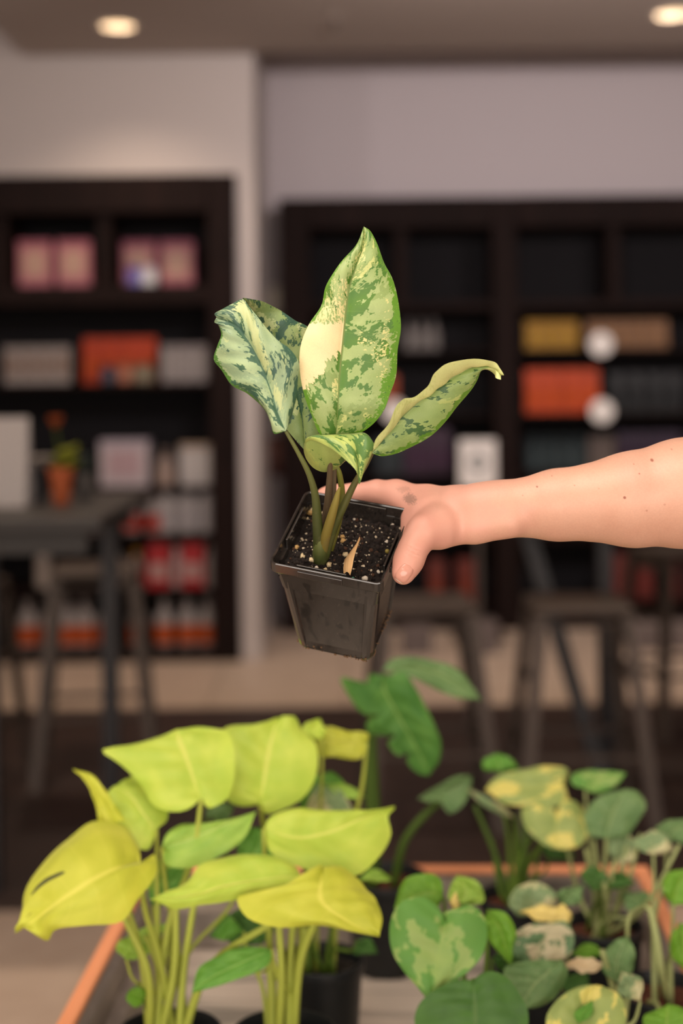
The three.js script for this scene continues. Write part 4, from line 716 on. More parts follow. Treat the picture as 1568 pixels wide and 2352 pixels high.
{
  const person = thing('person', 'person reaching in from the right, bare forearm, holding the square pot', 'person', V(bx, 0, bz));
  const a0 = P(900, 1190, 1.13), a1 = P(1860, 1108, 1.13), ax = a1.clone().sub(a0), al = ax.length(); ax.normalize();
  const up = V(0, 1, 0).addScaledVector(ax, -ax.y).normalize(), fw = ax.clone().cross(up);
  const arond = g => { const p = g.attributes.position, uv = [], q = V(0, 0, 0); for (let i = 0; i < p.count; i++) { q.fromBufferAttribute(p, i).sub(a0); uv.push(q.dot(ax) / 0.4, 0.5 + q.dot(up) / 0.2); } g.setAttribute('uv', new THREE.Float32BufferAttribute(uv, 2)); return g; };
  const uvOf = (px, py) => { const o = P(px, py, 1.0).sub(camera.position).normalize(); let t = 1.0; const q = camera.position.clone(); for (let i = 0; i < 200; i++) { q.copy(camera.position).addScaledVector(o, t); const d = skinF(q.x, q.y, q.z); if (d < 0.0003) break; t += Math.max(0.0004, Math.min(d, 0.01) * 0.7); } q.sub(a0); return [q.dot(ax) / 0.4, 0.5 + q.dot(up) / 0.2]; };
  const spots = [[1434, 1143, 0.0011, 0.8], [1497, 1057, 0.0012, 0.75], [1233, 1118, 0.0008, 0.6], [1468, 1088, 0.0007, 0.5], [1455, 1066, 0.0006, 0.3], [1542, 1032, 0.0007, 0.3], [1319, 1115, 0.0006, 0.3], [1485, 1173, 0.0008, 0.3], [1200, 1138, 0.0006, 0.25], [1267, 1093, 0.0006, 0.25], [1526, 1159, 0.0009, 0.2], [1375, 1122, 0.0006, 0.2]].map(([x, y, r, k]) => [...uvOf(x, y), r, k]);
  const sm = uvOf(941, 1146), sm2 = uvOf(926, 1124);
  const W = 2048, Hh = 1024;
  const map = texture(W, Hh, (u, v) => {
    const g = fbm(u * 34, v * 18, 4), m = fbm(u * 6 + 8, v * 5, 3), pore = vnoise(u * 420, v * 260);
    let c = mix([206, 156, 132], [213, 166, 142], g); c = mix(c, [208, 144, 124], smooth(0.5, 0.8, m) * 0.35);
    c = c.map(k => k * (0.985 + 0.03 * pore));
    const hand = smooth(0.34, 0.0, u + (g - 0.5) * 0.2); c = mix(c, mix([226, 168, 152], [216, 150, 134], m), hand * 0.7);       // blotchy pinker skin over the hand, lightened to paint in stronger light there
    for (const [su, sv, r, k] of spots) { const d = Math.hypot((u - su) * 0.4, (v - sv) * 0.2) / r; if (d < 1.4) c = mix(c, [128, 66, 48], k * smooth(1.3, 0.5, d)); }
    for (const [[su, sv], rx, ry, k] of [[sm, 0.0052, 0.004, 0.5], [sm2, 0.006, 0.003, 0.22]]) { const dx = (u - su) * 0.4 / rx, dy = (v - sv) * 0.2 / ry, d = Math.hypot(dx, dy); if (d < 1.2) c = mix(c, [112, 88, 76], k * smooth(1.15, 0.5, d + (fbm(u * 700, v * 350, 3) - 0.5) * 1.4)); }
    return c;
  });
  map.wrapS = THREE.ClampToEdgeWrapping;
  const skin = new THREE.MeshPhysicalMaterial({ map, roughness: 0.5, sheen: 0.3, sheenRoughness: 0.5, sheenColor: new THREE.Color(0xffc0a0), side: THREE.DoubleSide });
  const merged = mergeGeometries([arond(gArm), arond(gBody)]);
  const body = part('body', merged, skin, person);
  // thumb nail, laid on the skin
  const nc = P(927, 1319, 1.0).sub(camera.position).normalize(); const hit = (px, py) => { const o = P(px, py, 1.0).sub(camera.position).normalize(); let t = 1.0; const q = V(0, 0, 0); for (let i = 0; i < 300; i++) { q.copy(camera.position).addScaledVector(o, t); const d = skinF(q.x, q.y, q.z); if (d < 0.0002) return q; t += Math.max(0.0003, Math.min(d, 0.01) * 0.6); if (t > 1.25) return null; } return q; };
  const nail = (cx, cy, rx, ry, rot, lift, name, material, y0 = -1, y1 = 1) => {
    const pos = [], idx = [], nu = 12, nv = 14;
    for (let i = 0; i <= nv; i++) for (let j = 0; j <= nu; j++) {
      const b = lerp(y0, y1, i / nv), wdt = Math.pow(1 - Math.pow(Math.abs(b), 3.2), 1 / 3.2), a = lerp(-1, 1, j / nu) * Math.max(0.03, wdt);
      const x = cx + (a * rx) * Math.cos(rot) - (b * ry) * Math.sin(rot), y = cy + (a * rx) * Math.sin(rot) + (b * ry) * Math.cos(rot);
      const q = hit(x, y) || P(x, y, 1.09), e = 0.0006, n = V(skinF(q.x + e, q.y, q.z) - skinF(q.x - e, q.y, q.z), skinF(q.x, q.y + e, q.z) - skinF(q.x, q.y - e, q.z), skinF(q.x, q.y, q.z + e) - skinF(q.x, q.y, q.z - e)).normalize();
      const rim = Math.max(Math.abs(a) / Math.max(0.03, wdt), Math.abs(b)); q.addScaledVector(n, lift * (1 - 0.85 * rim ** 6)); pos.push(q.x, q.y, q.z);
    }
    for (let i = 0; i < nv; i++) for (let j = 0; j < nu; j++) { const a = i * (nu + 1) + j, b = a + nu + 1; idx.push(a, a + 1, b, b, a + 1, b + 1); }
    const g = new THREE.BufferGeometry(); g.setAttribute('position', new THREE.Float32BufferAttribute(pos, 3)); g.setIndex(idx); g.computeVertexNormals();
    return part(name, g, material, body);
  };
  nail(928, 1317, 16.5, 22, 0.62, 0.0007, 'thumb_nail', new THREE.MeshPhysicalMaterial({ color: 0xd09684, roughness: 0.3, clearcoat: 0.4, side: THREE.DoubleSide }));
  nail(928, 1317, 17, 22.8, 0.62, 0.0009, 'nail_edge', mat(0xe4cdbb, 0.4), 0.86, 1);
  // clothes and hair, outside the frame
  const cloth = (f, lo, hi, name, m) => part(name, surfaceNets(f, lo, hi, 0.014), m, body);
  const cut = (grow, test) => (x, y, z) => Math.max(bodyF(x, y, z) - grow, test(x, y, z));
  cloth(cut(0.012, (x, y, z) => Math.max(y - 1.505, 0.9 - y, 0.575 - x)), [0.5, 0.85, bz - 0.34], [bx + 0.25, 1.56, bz + 0.34], 'shirt', mat(0x23252b, 0.9));
  cloth(cut(0.01, (x, y, z) => Math.max(y - 0.93, 0.09 - y, Math.abs(z - bz) - 0.185)), [bx - 0.25, 0.05, bz - 0.3], [bx + 0.25, 0.98, bz + 0.3], 'trousers', mat(0x2b3344, 0.9));
  cloth(cut(0.014, (x, y, z) => Math.max(0.05 - y, y - 0.1, -1) > 0 && y > 0.1 ? 1 : Math.max(y - 0.1, -y)), [bx - 0.25, -0.02, bz - 0.25], [bx + 0.15, 0.13, bz + 0.25], 'shoes', mat(0x1c1c1c, 0.7));
  cloth(cut(0.02, (x, y, z) => Math.max(1.58 - y, bx - 0.06 + Math.max(0, 1.74 - y) * 0.45 - x)), [bx - 0.2, 1.54, bz - 0.2], [bx + 0.2, 1.88, bz + 0.2], 'hair', mat(0x3a2618, 0.8));
  for (const s of [-1, 1]) part('eye', new THREE.SphereGeometry(0.011, 12, 10).translate(bx - 0.094, 1.69, bz + s * 0.032), mat(0xe8e4de, 0.3), body);
}

// ---------------------------------------------------------------- plants on the display table
const plainLeaf = (a, b, rib, seed, fleck) => texture(256, 256, (u, v) => {
  const k = Math.abs(v * 2 - 1), g = fbm(u * 7 + seed, v * 7, 4), vein = Math.abs(((u * 8 - k * 1.2) % 1 + 1) % 1 - 0.5) * 2;
  let c = mix(a, b, clamp(g * 1.5 - 0.25)); c = mix(c, rib, Math.max(smooth(0.9, 1, vein) * 0.25, 0.75 * smooth(0.06, 0.02, k)));
  if (fleck && fbm(u * 30 + seed, v * 30, 2) > 0.74) c = mix(c, fleck, 0.6); return c;
});
const marbled = (base, base2, pale, pale2, seed, cut, rib) => texture(256, 256, (u, v) => {
  const k = Math.abs(v * 2 - 1), x = u * 5 - k * 1.2, y = v * 4, wv = fbm(u * 9 + seed, v * 9, 3) * 1.2, g = fbm(x + wv + seed * 3.1, y + wv, 3) + (fbm(u * 26, v * 26 + seed, 2) - 0.5) * 0.16;
  let c = mix(base, base2, fbm(u * 5, v * 5 + seed, 3)); if (g > cut) c = mix(pale, pale2, fbm(u * 8 + seed, v * 8, 2)); if (k < 0.03) c = mix(c, rib, 0.7); return c;
});
const soft = { transmission: 0.22, roughness: 0.7, clearcoat: 0.15 };
const LT = {
  neon: leafMat(plainLeaf([168, 196, 56], [192, 211, 74], [218, 220, 104], 1), soft),
  neonYellow: leafMat(plainLeaf([184, 192, 42], [204, 208, 64], [226, 222, 94], 2), soft),
  neonGreen: leafMat(plainLeaf([134, 178, 54], [162, 196, 74], [186, 206, 108], 3), soft),
  neonTorn: leafMat((() => { const t = plainLeaf([184, 192, 42], [204, 208, 64], [226, 222, 94], 2), d = t.image.data; for (const [u0, v0, lu, lv, c] of [[0.61, 0.27, 0.1, 0.022, [66, 70, 8]], [0.8, 0.36, 0.03, 0.012, [150, 156, 30]]]) for (let y = 0; y < 256; y++) for (let x = 0; x < 256; x++) { const du = x / 256 - u0, dv = y / 256 - v0 + du * 0.65; if ((du / lu) ** 2 + (dv / lv) ** 2 < 1) { const i = (y * 256 + x) * 4; d[i] = c[0]; d[i + 1] = c[1]; d[i + 2] = c[2]; } } return t; })(), soft),
  olive: leafMat(plainLeaf([164, 172, 34], [182, 186, 48], [190, 186, 60], 4), soft),
  green: leafMat(plainLeaf([84, 146, 34], [108, 164, 56], [148, 184, 90], 5), soft),
  bright: leafMat(plainLeaf([96, 152, 18], [114, 164, 28], [140, 166, 60], 6), soft),
  deep: leafMat(plainLeaf([54, 100, 22], [72, 120, 34], [84, 118, 50], 7), soft),
  sage: leafMat(plainLeaf([88, 126, 66], [112, 146, 84], [152, 172, 110], 8, [150, 160, 110]), soft),
  monstera: leafMat(plainLeaf([56, 116, 28], [96, 150, 56], [146, 180, 90], 9), soft),
  heart: leafMat(marbled([88, 146, 50], [108, 160, 64], [134, 170, 82], [156, 180, 98], 4, 0.56, [150, 180, 90]), soft),
  yellowMarble: leafMat(marbled([140, 162, 84], [168, 182, 98], [216, 208, 100], [230, 218, 120], 7, 0.43, [190, 190, 100]), soft),
  paleMarble: leafMat(marbled([112, 142, 94], [146, 164, 110], [190, 188, 134], [206, 200, 156], 12, 0.54, [150, 160, 110]), soft),
  whiteMarble: leafMat(marbled([76, 114, 68], [96, 130, 82], [186, 178, 140], [206, 196, 160], 17, 0.52, [150, 160, 110]), soft),
  creamLeaf: leafMat(plainLeaf([226, 204, 110], [236, 216, 130], [228, 206, 110], 11), soft),
  creamTip: leafMat(plainLeaf([222, 200, 160], [232, 210, 170], [200, 180, 110], 13), soft),
};
const ST = { neon: mat(0xa4ae44, 0.6), green: mat(0x56701f, 0.6), dark: mat(0x46601a, 0.6), pale: mat(0x97a066, 0.6), red: mat(0x7a5a26, 0.6) };
const potMat = new THREE.MeshStandardMaterial({ color: 0x15181a, roughness: 0.45, side: THREE.DoubleSide });
const bark = new THREE.MeshStandardMaterial({ roughness: 0.95, map: texture(128, 128, (u, v) => mix([40, 20, 10], [128, 66, 34], fbm(u * 22, v * 22, 4))) });
const peat2 = new THREE.MeshStandardMaterial({ roughness: 0.95, map: texture(128, 128, (u, v) => mix([16, 14, 10], [52, 42, 30], fbm(u * 22, v * 22, 4))) });
const chipGeo = (() => { const g = new THREE.IcosahedronGeometry(1, 0); g.scale(1, 0.55, 0.75); return g; })();
function potted(name, label, px, d, r, h, stuff = peat2, group) {
  const p = place(px, BED, d), t = thing(name, label, 'potted plant', p, group), b = r * 0.76;
  const pot = part('pot', lathe([[0, 0], [b, 0], [b + 0.002, 0.002], [r - 0.003, h - 0.014], [r, h - 0.013], [r, h - 0.001], [r - 0.001, h], [r - 0.003, h], [r - 0.005, h - 0.014], [r - 0.012, h * 0.5]], p.x, p.y, p.z, 40), potMat, t);
  const g = new THREE.CircleGeometry(r - 0.005, 40, 0, Math.PI * 2); g.rotateX(-Math.PI / 2); g.translate(p.x, p.y + h - 0.016, p.z);
  const s = part('soil', g, stuff, t); const chips = [];
  for (let i = 0; i < 60; i++) { const a = rnd() * 6.28, q = Math.sqrt(rnd()) * (r - 0.01), c = chipGeo.clone(), k = rr(0.002, 0.006); c.scale(k, k, k); c.rotateY(rnd() * 6); c.rotateX(rr(-0.6, 0.6)); c.translate(p.x + q * Math.cos(a), p.y + h - 0.015, p.z + q * Math.sin(a)); chips.push(c); }
  part('bark_chips', mergeGeometries(chips), stuff, s, { kind: 'stuff' });
  t.userData.top = V(p.x, p.y + h - 0.018, p.z); t.userData.r = r; return t;
}
const tops = new Map();
function leafOn(t, o, material, stem, sr = 0.0026, bend = 0, foot) {
  const g = blade({ nt: 24, ns: 8, rip: 0.0012, veins: 6, warp: 0.006, wave: 0.002, ...o, cup: (o.cup ?? 0.006) * 0.45 }), base = g.userData.base.clone(), mid = g.userData.mid;
  part('leaf', g, material, t);
  if (stem) {
    const top = t.userData.top, r = t.userData.r * 0.35, a = foot ? V(foot[0], 0, foot[1]) : V(rr(-r, r), 0, rr(-r, r)), f = top.clone().add(a);
    const dir = base.clone().sub(mid[3]).normalize().multiplyScalar(0.02), c1 = f.clone().lerp(base, 0.45); c1.x = lerp(c1.x, f.x, 0.35) + bend; c1.y += 0.01;
    const c2 = f.clone().lerp(base, 0.8); c2.x = lerp(c2.x, base.x, 0.15) + bend * 0.5; c2.y -= 0.004;
    part('petiole', tube([f, c1, c2, base], [sr * 1.35, sr * 1.1, sr * 0.95, sr * 0.7], 18, 8), stem, t);
  }
}
// three pots of neon philodendron
{
  const a = potted('neon_philodendron', 'neon yellow-green philodendron at the left front corner of the display table', 392, 1.46, 0.054, 0.118);
  leafOn(a, { d: 1.50, ty: 0.9, m: [[462, 1836], [446, 1790], [428, 1740], [412, 1700], [404, 1676]], l: [[462, 1836], [440, 1856], [396, 1864], [352, 1852], [330, 1815], [310, 1786], [270, 1750], [234, 1724], [300, 1706], [360, 1690], [404, 1676]], r: [[462, 1836], [480, 1850], [512, 1840], [536, 1790], [536, 1720], [520, 1680], [470, 1672], [404, 1676]] }, LT.neon, ST.neon, 0.0034);
  leafOn(a, { d: 1.47, ty: 0.3, cup: 0.003, m: [[250, 1892], [232, 1850], [214, 1808], [196, 1780], [168, 1768]], l: [[226, 1892], [220, 1850], [206, 1812], [190, 1787], [168, 1770]], r: [[288, 1885], [262, 1845], [240, 1812], [212, 1780], [168, 1766]] }, LT.neonYellow, ST.neon);
  leafOn(a, { d: 1.50, ty: 0.7, m: [[360, 1905], [330, 1870], [300, 1830], [262, 1806]], l: [[360, 1905], [340, 1948], [306, 1940], [276, 1900], [252, 1860], [248, 1822], [262, 1806]], r: [[360, 1905], [384, 1880], [380, 1832], [356, 1790], [320, 1776], [290, 1788], [262, 1806]] }, LT.neon, ST.neon);
  leafOn(a, { d: 1.36, ty: 0.35, tx: 0.15, cup: 0.014, nt: 34, m: [[322, 1985, 0.02], [270, 1996, 0.0], [200, 2030, -0.012], [130, 2076, -0.01], [80, 2112, 0], [38, 2142, 0.006]], l: [[322, 1985, 0.02], [318, 1930, 0.05], [285, 1888, 0.06], [215, 1884, 0.055], [150, 1920, 0.045], [92, 1985, 0.035], [52, 2060, 0.02], [44, 2110, 0.01], [38, 2142, 0.006]], r: [[322, 1985, 0.02], [352, 1962, 0.03], [356, 2010, 0.01], [314, 2070, -0.01], [280, 2116, -0.016], [200, 2126, -0.016], [130, 2136, -0.012], [110, 2160, 0], [60, 2134, 0.002], [38, 2142, 0.006]] }, LT.neonTorn, ST.neon, 0.0032, -0.005);
  leafOn(a, { d: 1.46, ty: 0.5, m: [[372, 1946], [430, 1930], [490, 1905], [540, 1882], [588, 1864]], l: [[372, 1946], [384, 1912], [420, 1892], [470, 1888], [530, 1882], [588, 1864]], r: [[372, 1946], [380, 1985], [420, 1996], [480, 1980], [540, 1945], [570, 1910], [588, 1864]] }, LT.neonGreen, ST.neon);
  leafOn(a, { d: 1.385, ty: 0.9, tx: 0.1, cup: 0.009, m: [[690, 2010], [610, 2020], [520, 2036], [440, 2058], [345, 2066]], l: [[690, 2010], [715, 2030], [660, 2040], [580, 2052], [480, 2076], [400, 2084], [345, 2066]], r: [[690, 2010], [680, 1984], [610, 1962], [530, 1960], [460, 1986], [430, 2022], [390, 2042], [345, 2066]] }, LT.neon, ST.neon, 0.0036, 0, [0.01, 0.01]);
  leafOn(a, { d: 1.47, ty: 0.7, m: [[290, 2205], [320, 2170], [350, 2140], [392, 2116]], l: [[290, 2205], [266, 2180], [290, 2150], [340, 2125], [392, 2116]], r: [[290, 2205], [330, 2196], [362, 2160], [392, 2116]] }, LT.neonGreen, ST.neon, 0.0018);
  leafOn(a, { d: 1.5, ty: 0.5, m: [[350, 2080], [380, 2040], [420, 2000], [440, 1970]], l: [[350, 2080], [340, 2050], [370, 2010], [440, 1970]], r: [[350, 2080], [400, 2070], [430, 2030], [440, 1970]] }, LT.green, ST.neon, 0.002);
  leafOn(a, { d: 1.44, ty: 0.2, m: [[330, 2300], [316, 2285], [296, 2275]], l: [[330, 2300], [320, 2312], [300, 2308], [290, 2290], [296, 2275]], r: [[330, 2300], [336, 2278], [316, 2266], [296, 2275]] }, LT.bright, ST.green, 0.0016);
  leafOn(a, { d: 1.5, ty: 0.5, m: [[395, 2075], [385, 2020], [352, 1972]], l: [[395, 2075], [350, 2060], [330, 2010], [352, 1972]], r: [[395, 2075], [420, 2030], [400, 1985], [352, 1972]] }, LT.neonGreen, ST.neon, 0.002);
  leafOn(a, { d: 1.52, ty: 0.4, m: [[560, 1990], [590, 1950], [600, 1900]], l: [[560, 1990], [545, 1950], [570, 1905], [600, 1900]], r: [[560, 1990], [620, 1980], [640, 1930], [600, 1900]] }, LT.green, ST.neon, 0.002);
  for (const [x, y, d, fx] of [[404, 2070, 1.44, -0.012], [448, 2060, 1.45, 0.01], [282, 2100, 1.42, -0.02], [335, 2150, 1.46, -0.014]]) { const top = a.userData.top; part('petiole', tube([V(top.x + fx, top.y, top.z + 0.012), P(lerp(395, x, 0.5), 2230, d), P(x, y, d)], [0.0046, 0.004, 0.0032], 14, 8), ST.neon, a); }

  const b = potted('neon_philodendron', 'neon yellow-green philodendron at the front centre of the display table', 655, 1.455, 0.054, 0.118);
  leafOn(b, { d: 1.36, ty: 0.6, cup: 0.012, nt: 30, m: [[744, 1996, 0.02], [738, 2030, 0], [740, 2070, -0.008], [790, 2110, -0.01], [870, 2152, 0]], l: [[744, 1996, 0.02], [700, 2012, 0.006], [640, 2044, 0.004], [548, 2068, 0.01], [568, 2108, 0], [640, 2130, -0.004], [730, 2126, -0.008], [800, 2140, -0.006], [870, 2152, 0]], r: [[744, 1996, 0.02], [770, 1990, 0.02], [832, 2022, 0.012], [862, 2070, 0.006], [874, 2100, 0.004], [870, 2152, 0]] }, LT.neonYellow, ST.neon, 0.0036);
  leafOn(b, { d: 1.46, ty: 0.8, tx: 0.1, cup: 0.008, m: [[606, 1904], [680, 1922], [760, 1908], [840, 1876], [906, 1856]], l: [[606, 1904], [620, 1876], [690, 1858], [780, 1862], [850, 1862], [906, 1854]], r: [[606, 1904], [620, 1960], [700, 2000], [780, 2012], [830, 2008], [872, 1968], [898, 1915], [890, 1880], [906, 1858]] }, LT.neon, ST.neon, 0.0034);
  leafOn(b, { d: 1.40, ty: 0.5, m: [[624, 2180], [580, 2200], [530, 2222], [480, 2248], [440, 2282]], l: [[624, 2180], [560, 2174], [500, 2196], [454, 2226], [440, 2282]], r: [[624, 2180], [618, 2214], [570, 2240], [510, 2262], [440, 2282]] }, LT.green, ST.neon, 0.0024);
  leafOn(b, { d: 1.52, ty: 0.2, m: [[600, 2170], [580, 2130], [560, 2080]], l: [[600, 2170], [530, 2168], [520, 2110], [560, 2080]], r: [[600, 2170], [630, 2140], [610, 2095], [560, 2080]] }, LT.deep, ST.neon, 0.0022);
  leafOn(b, { d: 1.5, ty: 0.3, m: [[560, 2140], [530, 2110], [480, 2150]], l: [[560, 2140], [520, 2100], [480, 2150]], r: [[560, 2140], [520, 2160], [480, 2150]] }, LT.green, ST.neon, 0.002);
  for (const [x, y, d, fx] of [[640, 2120, 1.42, -0.01], [672, 2120, 1.44, 0.008], [700, 2130, 1.47, 0.016], [590, 2240, 1.45, -0.02]]) { const top = b.userData.top; part('petiole', tube([V(top.x + fx * 0.6, top.y, top.z + 0.01), P(lerp(655, x, 0.6), 2230, d), P(x, y, d)], [0.0044, 0.004, 0.0034], 14, 8), ST.neon, b); }

  const c = potted('neon_philodendron', 'neon yellow-green philodendron in the middle behind the front pots', 740, 1.64, 0.05, 0.118);
  leafOn(c, { d: 1.56, ty: 0.8, cup: 0.01, m: [[597, 1848], [606, 1800], [614, 1745], [626, 1690], [642, 1648]], l: [[597, 1848], [560, 1850], [520, 1836], [498, 1790], [504, 1710], [512, 1674], [560, 1664], [600, 1660], [642, 1648]], r: [[597, 1848], [610, 1866], [656, 1856], [704, 1820], [730, 1756], [722, 1702], [694, 1676], [676, 1644], [642, 1648]] }, LT.neon, ST.neon, 0.0036);
  leafOn(c, { d: 1.62, ty: 0.5, m: [[842, 1706], [800, 1708], [760, 1704], [724, 1690]], l: [[842, 1706], [846, 1686], [800, 1678], [750, 1668], [724, 1690]], r: [[842, 1706], [830, 1740], [770, 1738], [732, 1734], [724, 1690]] }, LT.olive, ST.neon, 0.0026);
  leafOn(c, { d: 1.6, ty: 0.5, m: [[740, 1700], [724, 1676], [734, 1650]], l: [[740, 1700], [690, 1690], [700, 1664], [734, 1650]], r: [[740, 1700], [748, 1675], [734, 1650]] }, LT.neon, ST.neon, 0.002);
  leafOn(c, { d: 1.62, ty: 0.5, m: [[700, 1860], [740, 1830], [780, 1845], [812, 1862]], l: [[700, 1860], [730, 1800], [780, 1815], [812, 1862]], r: [[700, 1860], [750, 1872], [812, 1862]] }, LT.paleMarble, ST.green, 0.0022);
  leafOn(c, { d: 1.64, ty: 0.4, m: [[690, 1862], [720, 1810], [760, 1770]], l: [[690, 1862], [690, 1800], [760, 1770]], r: [[690, 1862], [740, 1850], [790, 1800], [760, 1770]] }, LT.green, ST.green, 0.0022);
  leafOn(c, { d: 1.63, ty: 0.6, m: [[740, 1800], [790, 1815], [842, 1832]], l: [[740, 1800], [800, 1802], [842, 1832]], r: [[740, 1800], [790, 1834], [842, 1832]] }, LT.neonGreen, ST.green, 0.002);
  leafOn(c, { d: 1.6, ty: 0.4, m: [[470, 1880], [500, 1850], [540, 1850]], l: [[470, 1880], [480, 1840], [540, 1850]], r: [[470, 1880], [520, 1885], [540, 1850]] }, LT.sage, ST.green, 0.002);
  leafOn(c, { d: 1.58, ty: 0.3, m: [[820, 2160], [840, 2180], [868, 2190]], l: [[820, 2160], [848, 2154], [868, 2190]], r: [[820, 2160], [812, 2190], [868, 2190]] }, LT.deep, ST.green, 0.002);
  leafOn(c, { d: 1.58, ty: 0.7, m: [[820, 2020], [860, 2010], [904, 2022]], l: [[820, 2020], [860, 1996], [904, 2022]], r: [[820, 2020], [870, 2028], [904, 2022]] }, LT.neonGreen, ST.green, 0.002);
}
// split-leaf plant
{
  const m = potted('split_leaf_plant', 'tall green split-leaf plant in a dark pot beneath the held plant', 888, 1.9, 0.056, 0.122, bark);
  const st = m.userData.top;
  part('stem', tube([st.clone().add(V(-0.02, 0, 0)), P(858, 1900, 1.89), P(853, 1800, 1.88), P(852, 1690, 1.87), P(866, 1600, 1.86), P(886, 1548, 1.85)], [0.0105, 0.0102, 0.0095, 0.0085, 0.005, 0.003], 24, 10), ST.dark, m);
  const main = { d: 1.83, ty: -0.1, tx: 0.1, cup: 0.008, nt: 44, m: [[884, 1552], [882, 1580], [906, 1630], [934, 1680], [962, 1730], [986, 1782]],
    l: [[884, 1552], [846, 1548], [842, 1580], [806, 1560], [782, 1558], [804, 1604], [836, 1640], [872, 1640], [842, 1662], [848, 1682], [876, 1690], [908, 1690], [890, 1704], [916, 1736], [944, 1720], [934, 1748], [964, 1778], [986, 1782]], r: [[884, 1552], [928, 1544], [952, 1576], [980, 1628], [1000, 1672], [1012, 1704], [1008, 1748], [986, 1782]] };
  leafOn(m, main, LT.monstera);
  leafOn(m, { d: 1.84, ty: 0.5, tx: 0.1, cup: 0.012, m: [[878, 1540], [940, 1530], [1000, 1545], [1050, 1572], [1106, 1610]], l: [[878, 1540], [900, 1514], [970, 1514], [1040, 1530], [1080, 1570], [1106, 1610]], r: [[878, 1540], [930, 1552], [990, 1578], [1040, 1602], [1080, 1606], [1106, 1610]] }, LT.sage);
  leafOn(m, { d: 1.86, ty: 0.3, cup: 0.006, m: [[1084, 1782], [1050, 1805], [1010, 1822], [960, 1834]], l: [[1084, 1782], [1050, 1782], [1010, 1802], [982, 1818], [960, 1834]], r: [[1084, 1782], [1078, 1820], [1056, 1856], [1030, 1868], [1010, 1842], [985, 1844], [960, 1834]] }, LT.sage);
  part('petiole', tube([st.clone().add(V(0.01, 0, 0)), P(930, 1930, 1.88), P(985, 1862, 1.87), P(1020, 1835, 1.86)], [0.006, 0.0055, 0.005, 0.003], 16, 8), ST.dark, m);
}
